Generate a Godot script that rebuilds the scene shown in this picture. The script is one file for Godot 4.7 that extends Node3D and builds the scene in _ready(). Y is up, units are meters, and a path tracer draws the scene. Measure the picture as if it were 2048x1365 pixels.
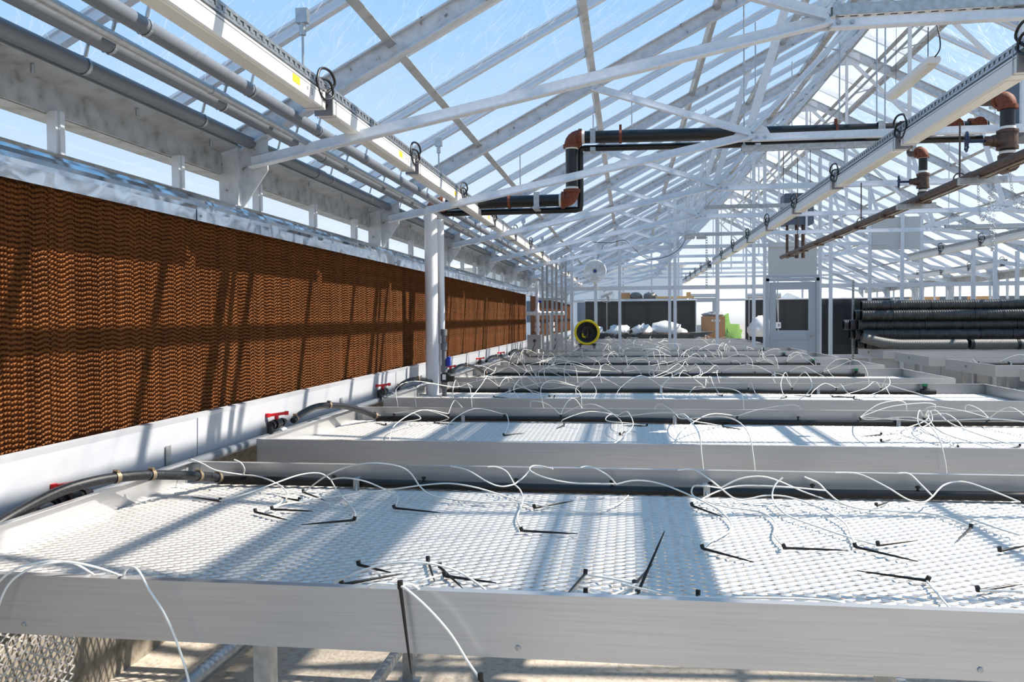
extends Node3D

const EYE := 1.38
const RUN := 0.525
const S := 2.44
const D1 := 4.033
const RIDGE := 2.82
const ORD := ["first", "second", "third", "fourth", "fifth", "sixth", "seventh", "eighth", "ninth", "tenth", "eleventh", "twelfth", "thirteenth", "fourteenth", "fifteenth", "sixteenth", "seventeenth", "eighteenth"]

var M := {}
var taken := {}
var rng := RandomNumberGenerator.new()


class Mb:
	var p := PackedVector3Array()
	var n := PackedVector3Array()
	var ix := PackedInt32Array()
	var uv := PackedVector2Array()

	func quad(a: Vector3, b: Vector3, c: Vector3, d: Vector3) -> void:
		var m := (b - a).cross(c - a)
		if m.length_squared() < 1e-18:
			m = (c - a).cross(d - a)
		m = m.normalized()
		var i := p.size()
		p.append_array([a, b, c, d])
		n.append_array([m, m, m, m])
		ix.append_array([i, i + 2, i + 1, i, i + 3, i + 2])

	func tri(a: Vector3, b: Vector3, c: Vector3) -> void:
		var m := (b - a).cross(c - a).normalized()
		var i := p.size()
		p.append_array([a, b, c])
		n.append_array([m, m, m])
		ix.append_array([i, i + 2, i + 1])

	func box(c: Vector3, s: Vector3, b := Basis()) -> void:
		var x := b.x * s.x * 0.5
		var y := b.y * s.y * 0.5
		var z := b.z * s.z * 0.5
		quad(c - x - y + z, c + x - y + z, c + x + y + z, c - x + y + z)
		quad(c + x - y - z, c - x - y - z, c - x + y - z, c + x + y - z)
		quad(c + x - y + z, c + x - y - z, c + x + y - z, c + x + y + z)
		quad(c - x - y - z, c - x - y + z, c - x + y + z, c - x + y - z)
		quad(c - x + y + z, c + x + y + z, c + x + y - z, c - x + y - z)
		quad(c - x - y - z, c + x - y - z, c + x - y + z, c - x - y + z)

	# a box with its long edges chamfered, for castings and housings
	func cbox(c: Vector3, s: Vector3, ch: float) -> void:
		var hx := s.x * 0.5
		var hy := s.y * 0.5
		var poly := PackedVector2Array([Vector2(-hx + ch, -hy), Vector2(hx - ch, -hy), Vector2(hx, -hy + ch), Vector2(hx, hy - ch), Vector2(hx - ch, hy), Vector2(-hx + ch, hy), Vector2(-hx, hy - ch), Vector2(-hx, -hy + ch)])
		extrude(c - Vector3(0, 0, s.z * 0.5), c + Vector3(0, 0, s.z * 0.5), poly, Vector3.UP)

	func beam(a: Vector3, b: Vector3, w: float, h: float, up := Vector3.UP) -> void:
		var z := (b - a).normalized()
		if absf(z.dot(up)) > 0.98:
			up = Vector3.RIGHT
		var x := up.cross(z).normalized()
		box((a + b) * 0.5, Vector3(w, h, (b - a).length()), Basis(x, z.cross(x), z))

	# closed outline (side, up) drawn along a line from a to b; side = direction x up
	func extrude(a: Vector3, b: Vector3, poly: PackedVector2Array, up := Vector3.UP, caps := true) -> void:
		var z := (b - a).normalized()
		var side := z.cross(up).normalized()
		var y := side.cross(z)
		var area := 0.0
		for i in poly.size():
			area += poly[i].cross(poly[(i + 1) % poly.size()])
		for i in poly.size():
			var s := poly[i]
			var t := poly[(i + 1) % poly.size()]
			if area < 0:
				var k := s
				s = t
				t = k
			var s3 := side * s.x + y * s.y
			var t3 := side * t.x + y * t.y
			quad(a + s3, a + t3, b + t3, b + s3)
		if caps:
			var tr := Geometry2D.triangulate_polygon(poly)
			for i in range(0, tr.size(), 3):
				var q := [poly[tr[i]], poly[tr[i + 1]], poly[tr[i + 2]]]
				if (q[1] - q[0]).cross(q[2] - q[0]) < 0:
					q = [q[0], q[2], q[1]]
				var w := []
				for v in q:
					w.append(side * v.x + y * v.y)
				tri(a + w[0], a + w[2], a + w[1])
				tri(b + w[0], b + w[1], b + w[2])

	func tube(pts: PackedVector3Array, r: float, seg := 8, caps := true, r_end := -1.0) -> void:
		var k := pts.size()
		var u := Vector3.ZERO
		var first := p.size()
		for i in k:
			var t := (pts[mini(i + 1, k - 1)] - pts[maxi(i - 1, 0)]).normalized()
			if i == 0:
				u = t.cross(Vector3.UP if absf(t.y) < 0.9 else Vector3.RIGHT).normalized()
			u = (u - t * u.dot(t)).normalized()
			var v := t.cross(u)
			var rr := r if r_end < 0 else lerpf(r, r_end, float(i) / (k - 1))
			for j in seg:
				var a := TAU * j / seg
				var d := u * cos(a) + v * sin(a)
				p.append(pts[i] + d * rr)
				n.append(d)
		for i in k - 1:
			for j in seg:
				var a := first + i * seg + j
				var b := first + i * seg + (j + 1) % seg
				ix.append_array([a, a + seg, b, b, a + seg, b + seg])
		if caps:
			for e in 2:
				var at := first if e == 0 else first + (k - 1) * seg
				var m := ((pts[0] - pts[1]) if e == 0 else (pts[k - 1] - pts[k - 2])).normalized()
				var c := p.size()
				p.append(pts[0] if e == 0 else pts[k - 1])
				n.append(m)
				for j in seg:
					p.append(p[at + j])
					n.append(m)
				for j in seg:
					if e == 0:
						ix.append_array([c, c + 1 + j, c + 1 + (j + 1) % seg])
					else:
						ix.append_array([c, c + 1 + (j + 1) % seg, c + 1 + j])

	func cyl(a: Vector3, b: Vector3, r: float, seg := 12, r2 := -1.0) -> void:
		tube(PackedVector3Array([a, b]), r, seg, true, r2)

	# profile of (radius, height) turned round an axis
	func lathe(o: Vector3, axis: Vector3, prof: PackedVector2Array, seg := 16) -> void:
		axis = axis.normalized()
		var u := axis.cross(Vector3.UP if absf(axis.y) < 0.9 else Vector3.RIGHT).normalized()
		var v := axis.cross(u)
		for i in prof.size() - 1:
			var a := prof[i]
			var b := prof[i + 1]
			var nn := Vector2(b.y - a.y, a.x - b.x).normalized()
			var f := p.size()
			for j in seg + 1:
				var an := TAU * j / seg
				var d := u * cos(an) + v * sin(an)
				var m := (d * nn.x + axis * nn.y).normalized()
				p.append(o + d * a.x + axis * a.y)
				p.append(o + d * b.x + axis * b.y)
				n.append(m)
				n.append(m)
			for j in seg:
				var q := f + j * 2
				ix.append_array([q, q + 1, q + 2, q + 2, q + 1, q + 3])

	func ring(c: Vector3, axis: Vector3, big: float, small: float, seg := 24, sides := 6) -> void:
		axis = axis.normalized()
		var u := axis.cross(Vector3.UP if absf(axis.y) < 0.9 else Vector3.RIGHT).normalized()
		var v := axis.cross(u)
		var f := p.size()
		for i in seg:
			var a := TAU * i / seg
			var d := u * cos(a) + v * sin(a)
			for j in sides:
				var b := TAU * j / sides
				var m := d * cos(b) + axis * sin(b)
				p.append(c + d * big + m * small)
				n.append(m)
		for i in seg:
			for j in sides:
				var a := f + i * sides + j
				var b := f + i * sides + (j + 1) % sides
				var c2 := f + ((i + 1) % seg) * sides + j
				var d2 := f + ((i + 1) % seg) * sides + (j + 1) % sides
				ix.append_array([a, b, c2, b, d2, c2])

	func mesh(off := Vector3.ZERO) -> ArrayMesh:
		var q := p
		if off != Vector3.ZERO:
			q = PackedVector3Array()
			q.resize(p.size())
			for i in p.size():
				q[i] = p[i] - off
		var a := []
		a.resize(Mesh.ARRAY_MAX)
		a[Mesh.ARRAY_VERTEX] = q
		a[Mesh.ARRAY_NORMAL] = n
		a[Mesh.ARRAY_INDEX] = ix
		if uv.size() == p.size():
			a[Mesh.ARRAY_TEX_UV] = uv
		var m := ArrayMesh.new()
		m.add_surface_from_arrays(Mesh.PRIMITIVE_TRIANGLES, a)
		return m


# ---------------------------------------------------------------- small tools
func P(x: float, y: float, d: float) -> Vector3:
	return Vector3(x, y, -d)


func numbered(called: String) -> String:
	var k: int = taken.get(called, 0)
	taken[called] = k + 1
	return called if k == 0 else "%s_%03d" % [called, k]


func part(mb: Mb, called: String, mat: Material, parent: Node3D, label := "", stuff := false) -> MeshInstance3D:
	var o := MeshInstance3D.new()
	o.name = called
	o.mesh = mb.mesh(base_of(parent))
	o.material_override = null
	o.mesh.surface_set_material(0, mat)
	parent.add_child(o, true)
	if label:
		o.set_meta("label", label)
	if stuff:
		o.set_meta("kind", "stuff")
	return o


# meshes are written in the scene's own coordinates; a thing's parts hang from its base
func base_of(o: Node3D) -> Vector3:
	var at := Vector3.ZERO
	var k: Node = o
	while k is Node3D and k != self:
		at += k.position
		k = k.get_parent()
	return at


func inst(mesh: Mesh, called: String, parent: Node3D, at: Vector3, basis := Basis()) -> MeshInstance3D:
	var o := MeshInstance3D.new()
	o.name = called
	o.mesh = mesh
	o.transform = Transform3D(basis, at - base_of(parent))
	parent.add_child(o, true)
	return o


func keep(mb: Mb, mat: Material) -> ArrayMesh:
	var m := mb.mesh()
	m.surface_set_material(0, mat)
	return m


func thing(called: String, label: String, category: String, at := Vector3.ZERO, group := "") -> Node3D:
	var o := Node3D.new()
	o.name = numbered(called)
	o.position = at
	add_child(o)
	o.set_meta("label", label)
	o.set_meta("category", category)
	if group:
		o.set_meta("group", group)
	return o


func struct(called: String, label: String, category: String, at := Vector3.ZERO) -> Node3D:
	var o := thing(called, label, category, at)
	o.set_meta("kind", "structure")
	return o


func copy(o: Node3D, label: String, at: Vector3) -> Node3D:
	var c: Node3D = o.duplicate()
	var s := String(o.name)
	c.name = numbered(s.substr(0, s.length() - 4) if s.right(4).begins_with("_") and s.right(3).is_valid_int() else s)
	add_child(c)
	c.position = at
	c.set_meta("label", label)
	return c


func curve(pts: PackedVector3Array, each := 5) -> PackedVector3Array:
	var out := PackedVector3Array()
	var k := pts.size()
	for i in k - 1:
		var a := pts[maxi(i - 1, 0)]
		var d := pts[mini(i + 2, k - 1)]
		for j in each:
			out.append(pts[i].cubic_interpolate(pts[i + 1], a, d, float(j) / each))
	out.append(pts[k - 1])
	return out


func chan(w: float, h: float, t: float) -> PackedVector2Array:  # a channel open to the inner side (negative side)
	return PackedVector2Array([Vector2(0, 0), Vector2(0, h), Vector2(-w, h), Vector2(-w, h - t), Vector2(-t, h - t), Vector2(-t, t), Vector2(-w, t), Vector2(-w, 0)])


func angle(w: float, h: float, t: float) -> PackedVector2Array:
	return PackedVector2Array([Vector2(0, 0), Vector2(w, 0), Vector2(w, t), Vector2(t, t), Vector2(t, h), Vector2(0, h)])


func ibeam(w: float, h: float, t: float) -> PackedVector2Array:
	var a := w / 2
	var b := t / 2
	return PackedVector2Array([Vector2(-a, 0), Vector2(a, 0), Vector2(a, t), Vector2(b, t), Vector2(b, h - t), Vector2(a, h - t), Vector2(a, h), Vector2(-a, h), Vector2(-a, h - t), Vector2(-b, h - t), Vector2(-b, t), Vector2(-a, t)])


func mat(key: String, col: Color, rough := 0.6, metal := 0.0) -> StandardMaterial3D:
	var m := StandardMaterial3D.new()
	m.resource_name = key
	m.albedo_color = col
	m.roughness = rough
	m.metallic = metal
	M[key] = m
	return m


func noise_tex(seed_: int, freq: float, ramp: Array, size := 512, kind := FastNoiseLite.TYPE_SIMPLEX_SMOOTH, octaves := 5) -> NoiseTexture2D:
	var f := FastNoiseLite.new()
	f.seed = seed_
	f.frequency = freq
	f.noise_type = kind
	f.fractal_octaves = octaves
	var g := Gradient.new()
	g.offsets = PackedFloat32Array()
	g.colors = PackedColorArray()
	var offs := PackedFloat32Array()
	var cols := PackedColorArray()
	for r in ramp:
		offs.append(r[0])
		cols.append(r[1])
	g.offsets = offs
	g.colors = cols
	var t := NoiseTexture2D.new()
	t.width = size
	t.height = size
	t.seamless = true
	t.noise = f
	t.color_ramp = g
	return t


func tri_map(m: StandardMaterial3D, tex: Texture2D, scale: float) -> void:
	m.albedo_texture = tex
	m.uv1_triplanar = true
	m.uv1_world_triplanar = true
	m.uv1_scale = Vector3.ONE * scale


func grey(v: float) -> Color:
	return Color(v, v, v)


func make_materials() -> void:
	var m := mat("paint", Color(0.86, 0.88, 0.91), 0.5)
	tri_map(m, noise_tex(3, 0.05, [[0.0, grey(0.92)], [0.5, grey(0.97)], [1.0, grey(1.0)]]), 0.9)
	m = mat("bar_paint", Color(0.80, 0.82, 0.85), 0.35, 0.35)
	mat("wood_white", Color(0.87, 0.87, 0.87), 0.55)
	m = mat("weathered", Color(0.72, 0.73, 0.74), 0.45, 0.55)
	tri_map(m, noise_tex(5, 0.02, [[0.0, Color(0.66, 0.63, 0.59)], [0.3, Color(0.88, 0.87, 0.85)], [0.6, grey(0.96)], [1.0, grey(1.0)]]), 0.8)
	m = mat("rusty_paint", Color(0.78, 0.80, 0.83), 0.5)
	tri_map(m, noise_tex(6, 0.022, [[0.0, Color(0.42, 0.32, 0.26)], [0.10, Color(0.66, 0.60, 0.56)], [0.2, grey(0.90)], [0.6, grey(0.97)], [1.0, grey(1.0)]]), 1.1)
	m = mat("aluminium", Color(0.77, 0.775, 0.785), 0.30, 0.6)
	tri_map(m, noise_tex(8, 0.02, [[0.0, grey(0.93)], [0.5, grey(0.975)], [1.0, grey(1.0)]], 1024), 1.0)
	m.uv1_scale = Vector3(0.10, 5.0, 0.10)  # drawn lines run along the rails
	m = mat("mesh_metal", Color(0.84, 0.83, 0.82), 0.42, 0.3)
	tri_map(m, noise_tex(10, 0.03, [[0.0, Color(0.80, 0.77, 0.73)], [0.4, grey(0.96)], [1.0, grey(1.0)]], 512), 1.7)
	m = mat("cover_metal", Color(0.86, 0.88, 0.90), 0.10, 1.0)
	m.heightmap_enabled = true
	m.heightmap_texture = noise_tex(12, 0.006, [[0.0, grey(0.0)], [1.0, grey(1.0)]], 512, FastNoiseLite.TYPE_SIMPLEX_SMOOTH, 2)
	m.heightmap_scale = 0.6
	m.uv1_triplanar = true
	m.uv1_world_triplanar = true
	m.uv1_scale = Vector3(1.0, 1.2, 1.0)
	m = mat("galvanised", Color(0.74, 0.76, 0.78), 0.36, 0.8)
	tri_map(m, noise_tex(14, 0.03, [[0.0, grey(0.82)], [1.0, grey(1.0)]], 256), 3.0)
	mat("lamp_white", Color(0.86, 0.86, 0.855), 0.38)
	mat("lamp_lens", Color(0.86, 0.85, 0.80), 0.22)
	mat("seam", Color(0.35, 0.36, 0.38), 0.6)
	mat("socket_grey", Color(0.48, 0.49, 0.52), 0.55)
	mat("sticker", Color(0.96, 0.72, 0.16), 0.5)
	mat("print", Color(0.45, 0.46, 0.48), 0.6)
	mat("cable", Color(0.07, 0.07, 0.08), 0.4)
	mat("pvc_grey", Color(0.42, 0.44, 0.47), 0.38)
	mat("pvc_white", Color(0.90, 0.91, 0.93), 0.35)
	m = mat("gutter_white", Color(0.69, 0.705, 0.735), 0.28)
	mat("steel_black", Color(0.045, 0.055, 0.07), 0.32)
	m = mat("rust", Color(0.55, 0.27, 0.15), 0.7)
	tri_map(m, noise_tex(16, 0.03, [[0.0, grey(0.55)], [1.0, grey(1.0)]], 256), 6.0)
	m = mat("brown_pipe", Color(0.36, 0.27, 0.23), 0.55)
	tri_map(m, noise_tex(17, 0.02, [[0.0, grey(0.5)], [0.6, grey(0.95)], [1.0, grey(1.0)]], 256), 4.0)
	mat("tape", Color(0.90, 0.90, 0.88), 0.6)
	mat("wheel_blue", Color(0.05, 0.16, 0.30), 0.4)
	mat("red", Color(0.80, 0.07, 0.10), 0.38)
	mat("blue", Color(0.05, 0.20, 0.62), 0.4)
	m = mat("hose", Color(0.26, 0.28, 0.31), 0.42)
	tri_map(m, noise_tex(18, 0.04, [[0.0, grey(0.36)], [0.66, grey(0.5)], [0.8, grey(0.95)], [1.0, grey(1.0)]], 256), 6.0)
	m = mat("header", Color(0.06, 0.065, 0.07), 0.38)
	mat("drip_tube", Color(0.92, 0.92, 0.90), 0.35)
	mat("stake", Color(0.055, 0.055, 0.06), 0.38)
	mat("brass", Color(0.55, 0.49, 0.41), 0.5, 0.6)
	m = mat("pad", Color(0.565, 0.345, 0.155), 0.85)
	tri_map(m, noise_tex(20, 0.02, [[0.0, Color(0.62, 0.60, 0.58)], [0.5, grey(0.9)], [1.0, grey(1.0)]], 512), 0.8)
	m = mat("drain", Color(0.30, 0.305, 0.32), 0.34)
	tri_map(m, noise_tex(21, 0.02, [[0.0, grey(0.5)], [0.5, grey(0.8)], [1.0, grey(1.0)]], 512), 0.6)
	mat("drain_dusty", Color(0.36, 0.37, 0.37), 0.6)
	m = mat("concrete", Color(0.74, 0.70, 0.65), 0.9)
	tri_map(m, noise_tex(22, 0.02, [[0.0, Color(0.80, 0.78, 0.76)], [0.45, grey(0.95)], [1.0, grey(1.0)]], 1024), 1.1)
	m.heightmap_enabled = true
	m.heightmap_texture = noise_tex(23, 0.08, [[0.0, grey(0.0)], [1.0, grey(1.0)]], 512)
	m.heightmap_scale = 0.25
	m = mat("curb", Color(0.58, 0.55, 0.50), 0.92)
	tri_map(m, noise_tex(24, 0.02, [[0.0, Color(0.7, 0.67, 0.63)], [0.5, grey(0.93)], [1.0, grey(1.0)]], 512), 1.6)
	m = mat("ground", Color(0.66, 0.63, 0.58), 0.95)
	tri_map(m, noise_tex(25, 0.02, [[0.0, grey(0.75)], [1.0, grey(1.0)]], 512), 0.2)
	mat("door_grey", Color(0.67, 0.70, 0.74), 0.45)
	mat("board", Color(0.74, 0.75, 0.75), 0.5)
	mat("heater_grey", Color(0.30, 0.35, 0.42), 0.5)
	mat("fan_white", Color(0.90, 0.90, 0.90), 0.4)
	mat("fan_yellow", Color(0.90, 0.80, 0.05), 0.38)
	mat("drum", Color(0.27, 0.28, 0.29), 0.4)
	mat("steel_box", Color(0.68, 0.69, 0.70), 0.4, 0.6)
	m = mat("curtain", Color(0.012, 0.016, 0.02), 1.0)
	m.metallic_specular = 0.1
	mat("bag", Color(0.85, 0.85, 0.86), 0.5)
	mat("soil", Color(0.16, 0.10, 0.07), 0.95)
	mat("tray", Color(0.04, 0.04, 0.045), 0.5)
	mat("carton", Color(0.66, 0.47, 0.28), 0.75)
	mat("timber", Color(0.80, 0.62, 0.38), 0.7)
	mat("green", Color(0.10, 0.50, 0.32), 0.5)
	mat("cladding", Color(0.86, 0.88, 0.90), 0.6)
	mat("white_sheet", Color(0.88, 0.89, 0.90), 0.6)
	mat("hedge", Color(0.30, 0.45, 0.12), 0.9)
	# clear glass, and roof glass with its scuffs and streaks of dried wash water
	m = mat("glass", Color(0.93, 0.97, 1.0, 0.04), 0.03)
	m.metallic_specular = 0.34
	m.transparency = BaseMaterial3D.TRANSPARENCY_ALPHA
	m = mat("milky", Color(0.93, 0.94, 0.97, 0.34), 0.6)
	m.transparency = BaseMaterial3D.TRANSPARENCY_ALPHA
	m.backlight_enabled = true
	m.backlight = Color(0.9, 0.9, 0.9)
	m = mat("roof_glass", Color(1, 1, 1, 1), 0.12)
	m.transparency = BaseMaterial3D.TRANSPARENCY_ALPHA
	m.albedo_texture = streaks()
	m.backlight_enabled = true
	m.backlight = Color(0.9, 0.9, 0.9)
	for k in M:
		if k != "glass" and k != "roof_glass":
			M[k].cull_mode = BaseMaterial3D.CULL_DISABLED
	M.glass.cull_mode = BaseMaterial3D.CULL_DISABLED
	M.roof_glass.cull_mode = BaseMaterial3D.CULL_DISABLED


func streaks() -> ImageTexture:
	var w := 512
	var h := 1024
	var im := Image.create(w, h, false, Image.FORMAT_RGBA8)
	im.fill(Color(0.95, 0.97, 1.0, 0.05))
	var r := RandomNumberGenerator.new()
	r.seed = 77
	var f := FastNoiseLite.new()
	f.seed = 4
	f.frequency = 0.006
	for y in h:
		for x in w:
			var v := f.get_noise_2d(x, y * 0.5)
			im.set_pixel(x, y, Color(0.95, 0.97, 1.0, 0.06 + 0.16 * maxf(0.0, v)))
	for i in 330:
		var broad := i < 120
		var at := Vector2(r.randf() * w, r.randf() * h)
		var an := -0.9 + r.randfn(0.0, 0.3)
		var n := r.randi_range(16, 90) if broad else r.randi_range(30, 170)
		var wide := r.randi_range(5, 18) if broad else r.randi_range(1, 4)
		var al := r.randf_range(0.03, 0.13) if broad else r.randf_range(0.08, 0.36)
		for s in n:
			an += r.randfn(0.0, 0.012)
			at += Vector2(cos(an), sin(an))
			var soft := al * minf(1.0, minf(s, n - s) / 8.0)
			for q in wide:
				var x := posmod(int(at.x) + q, w)
				var y := posmod(int(at.y), h)
				var c := im.get_pixel(x, y)
				im.set_pixel(x, y, Color(0.97, 0.98, 1.0, clampf(c.a + soft, 0.0, 0.6)))
	return ImageTexture.create_from_image(im)


func under(x: float) -> float:  # underside of the rafters
	var e := x if x <= RIDGE else 2.0 * RIDGE - x
	return 2.27 + RUN * (e + 1.9)


# ---------------------------------------------------------------- the house
func build_floor() -> void:
	var f := struct("floor", "pale concrete floor slab of the greenhouse", "floor")
	var b := Mb.new()
	b.box(P(2.8, -0.06, 13.5), Vector3(9.8, 0.12, 32.0))
	part(b, "slab", M.concrete, f)
	var g := struct("ground_outside", "pale gravel ground outside the greenhouse", "ground")
	b = Mb.new()
	b.box(P(0, -0.25, 40), Vector3(260, 0.2, 260))
	part(b, "gravel", M.ground, g)


func build_roof() -> void:
	var c := struct("ceiling", "glass roof of long panes between pale metal glazing bars", "roof")
	var sl := sqrt(1.0 + RUN * RUN)
	var step := S / 3.0
	var d0 := D1 + 0.31 - step * 7
	var cols := 38
	var rowlen := 4.92 / 3.0
	var bar_poly := PackedVector2Array([Vector2(-0.020, 0.0), Vector2(0.020, 0.0), Vector2(0.020, 0.012), Vector2(0.007, 0.016), Vector2(0.007, 0.046), Vector2(0.018, 0.05), Vector2(0.018, 0.062), Vector2(-0.018, 0.062), Vector2(-0.018, 0.05), Vector2(-0.007, 0.046), Vector2(-0.007, 0.016), Vector2(-0.020, 0.012)])
	for side in 2:
		var sg := 1.0 if side == 0 else -1.0
		var xe := -2.1 if side == 0 else 2.0 * RIDGE + 2.1
		var a := Vector3(xe, under(xe) + 0.125, 0)
		var top := Vector3(RIDGE, under(RIDGE) + 0.125, 0)
		var up := Vector3(-RUN * sg, 1, 0).normalized()
		var bar := Mb.new()
		bar.extrude(Vector3.ZERO, top - a, bar_poly, up)
		var bm := keep(bar, M.bar_paint)
		var pane := []
		for v in 4:
			var q := Mb.new()
			var e := Vector3(rowlen * sg, rowlen * RUN, 0)
			q.quad(Vector3.ZERO, Vector3(0, 0, -step), e * 1.01 + Vector3(0, 0, -step), e * 1.01)
			var u0 := 0.23 * v
			q.uv = PackedVector2Array([Vector2(u0, 0.31 * v), Vector2(u0 + 0.8, 0.31 * v), Vector2(u0 + 0.8, 0.31 * v + 0.85), Vector2(u0, 0.31 * v + 0.85)])
			pane.append(keep(q, M.roof_glass))
		for i in cols:
			var z := -(d0 + i * step)
			inst(bm, "glazing_bar", c, Vector3(a.x, a.y, z))
			if i < cols - 1:
				for r in 3:
					var at := a + Vector3(rowlen * r * sg, rowlen * RUN * r, 0) + up * (0.028 + 0.003 * r)
					inst(pane[(i * 7 + r * 3 + side) % 4], "pane", c, Vector3(at.x, at.y, z))
		var px := [-1.17, -0.27, 0.66, 1.57, 2.45]
		for x in px:
			var xx: float = x if side == 0 else 2.0 * RIDGE - x
			var b := Mb.new()
			b.extrude(P(xx, under(xx) + 0.07, -2.0), P(xx, under(xx) + 0.07, 28.6), angle(0.045 * sg, 0.05, 0.006), up)
			part(b, "purlin", M.weathered, c)
			if absf(x + 1.17) > 0.1 and x < 2.0:
				b = Mb.new()
				for i in cols:
					b.box(P(xx, under(xx) + 0.118, d0 + i * step), Vector3(0.05, 0.012, 0.03))
				part(b, "bar_clip", M.galvanised, c, "", true)
		# lap bar half way between two purlins
	var rb := Mb.new()
	rb.extrude(P(RIDGE, under(RIDGE) + 0.05, -2.0), P(RIDGE, under(RIDGE) + 0.05, 28.6), ibeam(0.09, 0.16, 0.01))
	part(rb, "ridge_beam", M.rusty_paint, c)
	# vent sash rails and their operating shaft below the ridge
	for x in [2.25, 3.4]:
		var v := Mb.new()
		v.beam(P(x, under(x) + 0.10, -2.0), P(x, under(x) + 0.10, 28.6), 0.07, 0.05)
		part(v, "vent_rail", M.weathered, c)
	for k in 12:
		for sd in [1.0, -1.0]:
			var vs := Mb.new()
			var xa: float = RIDGE + 0.06 * sd
			var xb: float = RIDGE + 0.56 * sd
			var da := D1 + (k - 2) * S + 0.06
			vs.quad(P(xa, under(xa) + 0.115, da), P(xb, under(xb) + 0.115, da), P(xb, under(xb) + 0.115, da + S - 0.1), P(xa, under(xa) + 0.115, da + S - 0.1))
			part(vs, "vent_sash", M.milky, c)
	var sh := Mb.new()
	sh.cyl(P(2.55, under(2.55) - 0.16, -2.0), P(2.55, under(2.55) - 0.16, 28.4), 0.017, 8)
	part(sh, "vent_shaft", M.galvanised, c)
	sh = Mb.new()
	sh.cyl(P(3.1, under(3.1) - 0.16, -2.0), P(3.1, under(3.1) - 0.16, 28.4), 0.017, 8)
	part(sh, "vent_shaft", M.galvanised, c)
	for i in 14:
		var d := 2.6 + i * 1.9
		for x in [2.25, 3.4]:
			var k := Mb.new()
			k.beam(P(x, under(x) + 0.08, d), P(2.55 if x < 3 else 3.1, under(2.55) - 0.16, d), 0.02, 0.012)
			part(k, "vent_arm", M.galvanised, c)


func build_truss() -> void:
	var t := thing("roof_truss", "white steel roof truss, nearest one above the front bench", "roof truss", P(0, 0, D1 - S), "roof trusses in a row")
	var d := D1 - S
	for sg in [1.0, -1.0]:
		var X := func(x: float) -> float: return x if sg > 0 else 2.0 * RIDGE - x
		var up := Vector3(-RUN * sg, 1, 0).normalized()
		var b := Mb.new()
		b.extrude(P(X.call(-2.0), under(-2.0), d), P(X.call(RIDGE), under(RIDGE), d), ibeam(0.055, 0.105, 0.008), up)
		part(b, "rafter", M.rusty_paint, t)
		# haunch plate welded between post, rafter and tie
		b = Mb.new()
		var hp := PackedVector2Array([Vector2(-1.965, 1.955), Vector2(-1.945, 1.955), Vector2(-1.81, 2.145), Vector2(-1.81, under(-1.81) + 0.02), Vector2(-1.965, under(-1.965) + 0.02)])
		var hq := PackedVector2Array()
		for v in hp:
			hq.append(Vector2(X.call(v.x), v.y))
		b.extrude(P(0, 0, d - 0.005), P(0, 0, d + 0.005), hq)
		part(b, "haunch_plate", M.rusty_paint, t)
		b = Mb.new()
		b.extrude(P(X.call(-1.885), 2.15, d - 0.012), P(X.call(0.93), 2.712, d - 0.012), angle(0.05, 0.062, 0.007), Vector3.UP)
		part(b, "tie", M.paint, t)
		b = Mb.new()
		b.extrude(P(X.call(-0.28), under(-0.28) + 0.01, d - 0.012), P(X.call(0.9), 2.735, d - 0.012), angle(0.04, 0.058, 0.006), Vector3.UP)
		part(b, "web", M.paint, t)
		b = Mb.new()
		b.beam(P(X.call(0.9), 2.75, d), P(X.call(1.25), under(1.25) + 0.03, d), 0.012, 0.062, Vector3(1, 0, 0))
		part(b, "web", M.paint, t)
		b = Mb.new()
		b.extrude(P(X.call(0.93), 2.76, d - 0.01), P(X.call(RIDGE - 0.06), under(RIDGE) - 0.10, d - 0.01), angle(0.03, 0.04, 0.006), Vector3.UP)
		part(b, "web", M.paint, t)
		b = Mb.new()
		var gp := PackedVector2Array([Vector2(0.80, 2.695), Vector2(1.06, 2.695), Vector2(1.06, 2.755), Vector2(1.035, 2.80), Vector2(0.985, 2.822), Vector2(0.93, 2.815), Vector2(0.86, 2.78), Vector2(0.80, 2.76)])
		var gq := PackedVector2Array()
		for v in gp:
			gq.append(Vector2(X.call(v.x), v.y))
		b.extrude(P(0, 0, d - 0.006), P(0, 0, d + 0.002), gq)
		var g := part(b, "gusset", M.paint, t)
		for x in [0.96, 1.02]:
			b = Mb.new()
			b.cyl(P(X.call(x), 2.725, d - 0.03), P(X.call(x), 2.725, d - 0.005), 0.011, 6)
			part(b, "bolt", M.galvanised, g)
		# ridge plate
		b = Mb.new()
		b.box(P(X.call(RIDGE - 0.08), under(RIDGE) - 0.04, d), Vector3(0.16, 0.16, 0.012))
		part(b, "ridge_plate", M.paint, t)
	var b2 := Mb.new()
	b2.extrude(P(0.92, 2.69, d - 0.014), P(2.0 * RIDGE - 0.92, 2.69, d - 0.014), angle(0.045, 0.062, 0.007))
	part(b2, "bottom_chord", M.paint, t)
	b2 = Mb.new()
	b2.beam(P(RIDGE, 2.70, d), P(RIDGE, under(RIDGE) - 0.05, d), 0.035, 0.03)
	part(b2, "king_post", M.paint, t)
	var names := ["nearest the camera that shows whole", "second from the camera", "third from the camera", "fourth from the camera", "fifth from the camera", "standing above the glass partition", "first beyond the glass partition", "second beyond the glass partition", "third beyond the glass partition", "fourth beyond the glass partition", "last one at the far gable"]
	for k in 11:
		copy(t, "white steel roof truss, " + names[k], P(0, 0, D1 + k * S))


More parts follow.
